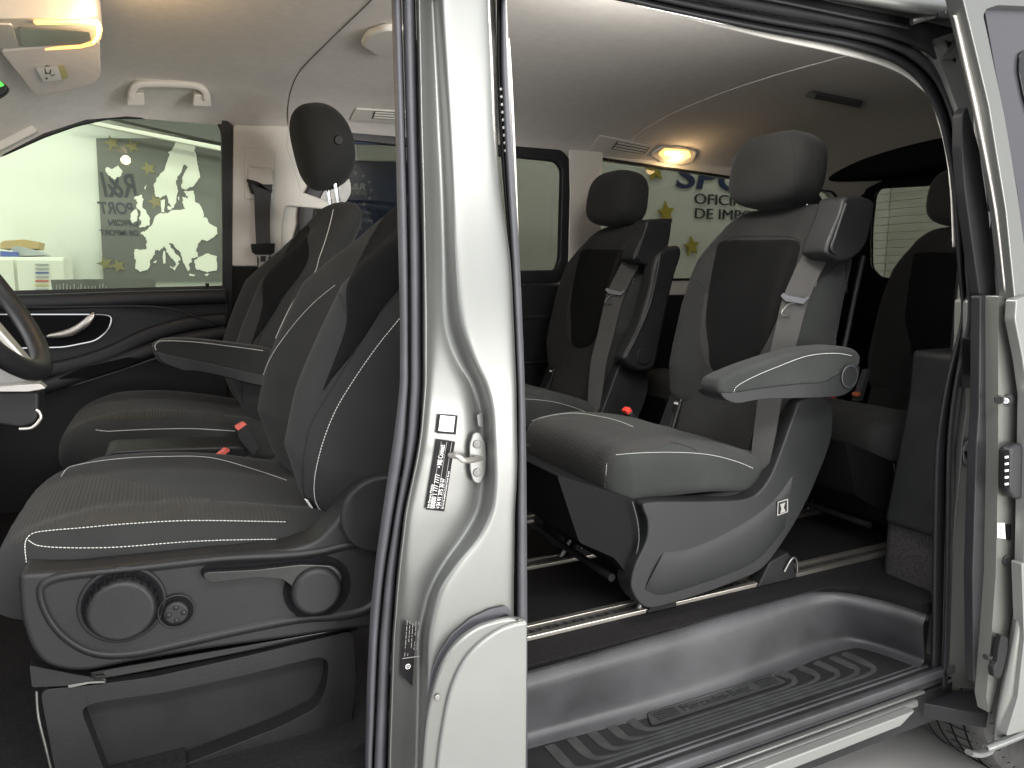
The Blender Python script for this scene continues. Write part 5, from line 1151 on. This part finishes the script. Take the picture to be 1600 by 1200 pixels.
# plastic side panel with dials and lever
YV = 1.135
V1 = [(27, 897), (120, 892), (185, 884), (330, 868), (455, 858), (495, 846), (525, 815), (548, 785), (570, 765), (600, 752), (640, 750), (640, 985), (560, 982), (440, 1000), (330, 1015), (200, 1037), (140, 1050), (105, 1050), (68, 1040), (45, 1010), (32, 965)]
Pv = rnd([Vector((*p, 0)) for p in V1], 16, 4)
sp_ = prism('side_panel', [W(p.x, p.y, Y=YV) for p in Pv], (0, .07, 0), 'plastic', f1, bevel=.009, bseg=5)
# dished field with raised lip
lipc = crv([Vector((*p, 0)) for p in [(62, 925), (75, 908), (110, 899), (200, 890), (340, 874), (450, 868), (500, 862), (545, 852), (590, 850), (600, 900), (585, 945), (545, 962), (470, 968), (380, 985), (290, 1005), (210, 1022), (150, 1022), (105, 1000), (75, 965)]], 4, True)
rows = []
cx_, cy_ = 330, 935
def off2(P, d):
    out = []; n = len(P)
    for i in range(n):
        t = (P[(i+1) % n]-P[i-1]).normalized(); out.append(P[i]+Vector((t.y, -t.x, 0))*d)
    return out
ar2 = sum(lipc[i-1].x*p.y-p.x*lipc[i-1].y for i, p in enumerate(lipc)); sg_ = 1 if ar2 > 0 else -1
for d, dy in ((9*sg_, .004), (4*sg_, -.0035), (0, -.0062), (-4*sg_, -.0045), (-9*sg_, .0015), (-14*sg_, .003)):
    rows.append([W(p.x, p.y, Y=YV+dy) for p in off2(lipc, d)])
loft('panel_lip', rows, 'plastic', sp_, closed=True, caps=False, angle=0)
def dial(x, y, rpx, r): pass
c0 = W(192, 944, Y=YV-.001); ring('dial_recess', c0, (0, -1, 0), .0535, .0035, 'plastic_dark', sp_, squash=1); disc('dial_well', c0+Vector((0, .002, 0)), (0, -1, 0), .053, .004, 'cloth_black', sp_, .001)
kn = disc('adjuster_knob', W(191, 948, Y=YV-.003), (0, -1, 0), .0465, .020, 'plastic', sp_, .006, n=48, r2=.043)
for i in range(22):
    a = 2*math.pi*i/22; e = Vector((math.cos(a), 0, math.sin(a))); cc = W(191, 948, Y=YV-.014)+e*.046; tube('knob_notch', [cc+Vector((0, .010, 0)), cc+Vector((0, -.006, 0))-e*.002], .0016, 'cloth_black', kn, up=tuple(e), n=6)
c0 = W(275, 954, Y=YV-.002); disc('switch_recess', c0, (0, -1, 0), .0235, .002, 'cloth_black', sp_, .001); ring('switch_ring', c0+Vector((0, -.002, 0)), (0, -1, 0), .024, .0014, 'plastic', sp_)
js = disc('lumbar_switch', c0+Vector((0, -.002, 0)), (0, -1, 0), .0175, .010, 'plastic', sp_, .005)
for dx, dz in ((0, .010), (0, -.010), (.010, 0), (-.010, 0)): ball('switch_dimple', c0+Vector((dx, -.0125, dz)), [(1, 0, 0), (0, 1, 0), (0, 0, 1)], (.0038, .0022, .0038), 'plastic', js, nu=12, nv=8, n=2)
c0 = W(496, 918, Y=YV-.001); disc('lever_recess', c0, (0, -1, 0), .052, .003, 'cloth_black', sp_, .001)
prism('lever_slot', rnd(WY([(312, 892), (322, 884), (470, 872), (530, 876), (535, 892), (470, 900), (400, 895), (320, 905)], YV-.001), .006), (0, -.004, 0), 'cloth_black', sp_, bevel=.001)
lv = prism('height_lever', rnd(WY([(316, 897), (320, 890), (400, 886), (470, 878), (520, 880), (534, 895), (520, 935), (470, 935), (455, 912), (440, 901), (400, 898), (328, 907)], YV-.008), .008), (0, -.012, 0), 'plastic_gloss', sp_, bevel=.004)
disc('lever_cap', W(493, 920, Y=YV-.014), (0, -1, 0), .040, .016, 'plastic', lv, .007, n=48, r2=.037)
rc = W(590, 800, Y=YV-.004); disc('recline_wheel', rc, (0, -1, 0), .062, .018, 'plastic_dark', f1, .006); ring('recline_ring', rc+Vector((0, -.012, 0)), (0, -1, 0), .052, .004, 'plastic', f1)
# seat box below
YB = 1.16
hole = rnd([W(x, y, Y=YB) for x, y in ((126, 1108), (150, 1098), (260, 1082), (380, 1056), (500, 1026), (514, 1034), (510, 1075), (496, 1106), (440, 1135), (300, 1190), (185, 1235), (172, 1228))], .012)
outer = rnd([W(x, y, Y=YB) for x, y in ((62, 1078), (150, 1070), (240, 1058), (400, 1022), (552, 985), (556, 1060), (545, 1180), (540, 1300), (120, 1300), (85, 1200))], .015)
bx_ = holed('seat_box', outer, [hole], (0, .035, 0), 'plastic', f1, bevel=.006)
prism('pocket_floor', [W(x, y, Y=YB+.034) for x, y in ((110, 1085), (540, 1000), (540, 1180), (160, 1290))], (0, .01, 0), 'plastic_dark', bx_, bevel=0)
box('box_core', (-.14, YB+.046, .40), (.27, 1.66, .72), 'plastic_dark', f1, .01)
prism('front_bracket', rnd(WY([(46, 1040), (140, 1058), (150, 1064), (100, 1072), (50, 1074)], YB-.004), .003), (0, .02, 0), 'plastic', f1, bevel=.003)
tube('box_edge', crv(WY([(57, 1080), (60, 1120), (72, 1170), (86, 1230)], YB-.002), 4), .0018, 'steel', f1)
prism('track_rail', WY([(110, 1065), (160, 1062), (560, 985), (560, 978), (200, 1040), (110, 1056)], YB+.01), (0, .03, 0), 'plastic_gloss', f1, bevel=.002)
prism('rail_clip', rnd(WY([(105, 1071), (135, 1066), (160, 1064), (166, 1067), (140, 1068), (108, 1075)], YB-.006), .002), (0, .01, 0), 'steel', f1, bevel=.001)
# inboard armrest tray / console between the seats
tr = thing('seat_console', 'low black storage tray between the two front seats', 'console', (.1, 1.8, .8))
prism('tray', rnd(WY([(162, 712), (175, 704), (260, 700), (380, 697), (395, 720), (400, 790), (165, 790)], 1.74), .012), (0, .12, 0), 'plastic', tr, bevel=.006)
for (pts, Y, lab, m_) in (([(350, 690), (370, 665), (392, 705), (378, 720)], 1.74, 1, 'plastic_dark'), ([(368, 672), (380, 660), (402, 705), (392, 712)], 1.80, 1, 'plastic_dark')): pass
bk = prism('belt_buckle', rnd(WY([(334, 716), (356, 702), (375, 722), (374, 760), (334, 760)], 1.70), .004), (0, .022, 0), 'plastic_dark', f1, bevel=.003)
prism('buckle_button', rnd(WY([(334, 716), (352, 702), (360, 704), (342, 718)], 1.697), .002), (0, .024, 0), 'red_faded', bk, bevel=.002)
bk = prism('recliner_cover', rnd(WY([(376, 722), (390, 712), (432, 745), (428, 750), (395, 740)], 1.695), .003), (0, .01, 0), 'plastic_cool', f1, bevel=.002)
# ---- passenger seat: copy of the seat body
f2 = f1.copy(); COL.objects.link(f2); ORG[f2.name] = Vector(f1.location)
SH2 = Vector((.0, .895, .0))
TH = -.05; PV = Vector((.30, 1.425, .90))-ORG[f1.name]; RM = Matrix.Rotation(TH, 3, 'Y'); PL = PV-RM@PV
KEEP = ('backrest', 'headrest', 'headrest_button', 'headrest_post', 'cushion', 'seat_insert', 'bolster_panel', 'box_core', 'cushion_centre', 'piping')
for ch in list(f1.children):
    if ch.name.split('.')[0] in KEEP:
        c = ch.copy(); COL.objects.link(c); c.parent = f2; ORG[c.name] = ORG[ch.name]
        if ch.name.split('.')[0] in ('backrest', 'headrest', 'headrest_button', 'headrest_post', 'seat_insert', 'piping'): hd_ = ch.name.startswith('headrest'); th_ = -.105 if hd_ else TH; c.location = PV-Matrix.Rotation(th_, 3, 'Y')@PV; c.rotation_euler = (0, th_, 0)
f2['label'] = 'black fabric front passenger seat with its inboard armrest folded down'
f2.location = Vector(f1.location)+SH2
def shifted(o): adopt(o, f2, SH2); return o
# stitching of the passenger seat
def w_seam(pts, Y, name='stitching'): return shifted(seamline(name, [WY(pts, Y)], None, 'stitch', None, raw=True, lift=0, r=.0010))
A = [(238, 543), (244, 535), (258, 530), (300, 530), (360, 536), (420, 545), (440, 560), (440, 590), (400, 602), (360, 590), (300, 577), (262, 571), (246, 562)]
P = crv([Vector((*p, 0)) for p in A], 4, True)
ar3 = shifted(prism('armrest', [W(p.x, p.y, Y=2.03) for p in P], (0, .06, 0), 'fabric', None, bevel=.018, bseg=5))
B_ = [(245, 549), (262, 553), (330, 568), (400, 583), (440, 590), (440, 606), (395, 601), (340, 587), (300, 580), (290, 581), (262, 571), (250, 563)]
P = crv([Vector((*p, 0)) for p in B_], 4, True)
o_ = prism('armrest_shell', [W(p.x, p.y, Y=2.026) for p in P], (0, .066, 0), 'plastic', None, bevel=.010, bseg=4)
for v in o_.data.vertices: v.co -= ORG[f2.name]+SH2
o_.parent = ar3; ORG[o_.name] = ORG[ar3.name]
w_seam([(244, 547), (242, 540), (250, 533), (300, 534), (360, 541), (412, 548)], 2.029)
BV.clear()
def hit2(px, py, o):  # hit on passenger seat = driver mesh shifted
    b = bvh(o); d = ray(px, py).normalized(); Q = RM if o is fb else Matrix.Identity(3); P_ = PV+ORG[f1.name]
    inv = Q.inverted(); r = b.ray_cast(P_+inv@(CAM-SH2-P_), inv@d)
    return (P_+Q@(r[0]-P_)+SH2, Q@r[1]) if r[0] is not None else None
for ln, o in (([(521, 328), (516, 350), (507, 380), (498, 405), (492, 425), (470, 452), (448, 490), (430, 530)], fb), ([(150, 672), (170, 674), (230, 671), (300, 670), (370, 674)], fc)):
    pts = []
    for v in crv([Vector((*p, 0)) for p in ln], 6):
        h_ = hit2(v.x, v.y, o)
        if h_: pts.append(h_[0]+(h_[1] if h_[1].y < 0 or True else h_[1])*.0012)
    if len(pts) > 4: shifted(seamline('stitching', [pts[::3]+[pts[-1]]], None, 'stitch', None, raw=True, lift=.0, r=.0011))
bk = shifted(prism('belt_buckle', rnd(WY([(368, 668), (382, 660), (405, 700), (396, 712), (374, 690)], 2.04), .004), (0, .022, 0), 'plastic_dark', None, bevel=.003))
o_ = prism('buckle_button', rnd(WY([(367, 668), (380, 660), (386, 663), (372, 673)], 2.037), .002), (0, .024, 0), 'red_faded', None, bevel=.002)
for v in o_.data.vertices: v.co -= ORG[f2.name]+SH2
o_.parent = bk; ORG[o_.name] = ORG[bk.name]
# front belt on the far pillar
sbt = thing('seat_belt', 'dark front seat belt hanging on the beige far pillar with silver tongue', 'seat belt', tuple(W(405, 420, Y=2.72)))
rows = []
for x0, x1, y in ((392, 426, 288), (397, 424, 300), (398, 422, 330), (399, 422, 360), (401, 423, 395), (403, 425, 430), (405, 428, 480)):
    a_, b_ = W(x0, y, Y=2.715), W(x1, y, Y=2.715); f = Vector((0, .002, 0)); rows.append([a_, b_, b_+f, a_+f])
loft('webbing', rows, 'webbing_dark', sbt, closed=True, caps=True, angle=30)
tn_ = prism('tongue_cover', rnd(WY([(392, 381), (430, 380), (429, 395), (424, 398), (400, 398), (394, 394)], 2.705), .004), (0, .016, 0), 'plastic_dark', sbt, bevel=.004)
lp_ = WY([(400, 396), (424, 395), (419, 403), (418, 416), (404, 417), (405, 405)], 2.708)
hl = WY([(407, 400), (416, 400), (415, 409), (407, 409)], 2.708)
holed('tongue_plate', lp_, [hl], (0, .003, 0), 'satin', tn_)
# outside end: door frame near side is open; driver footwell carpet
mt_ = box('footwell_mat', (-.9, 1.05, .551), (.0, 1.75, .56), 'carpet', van, .003)
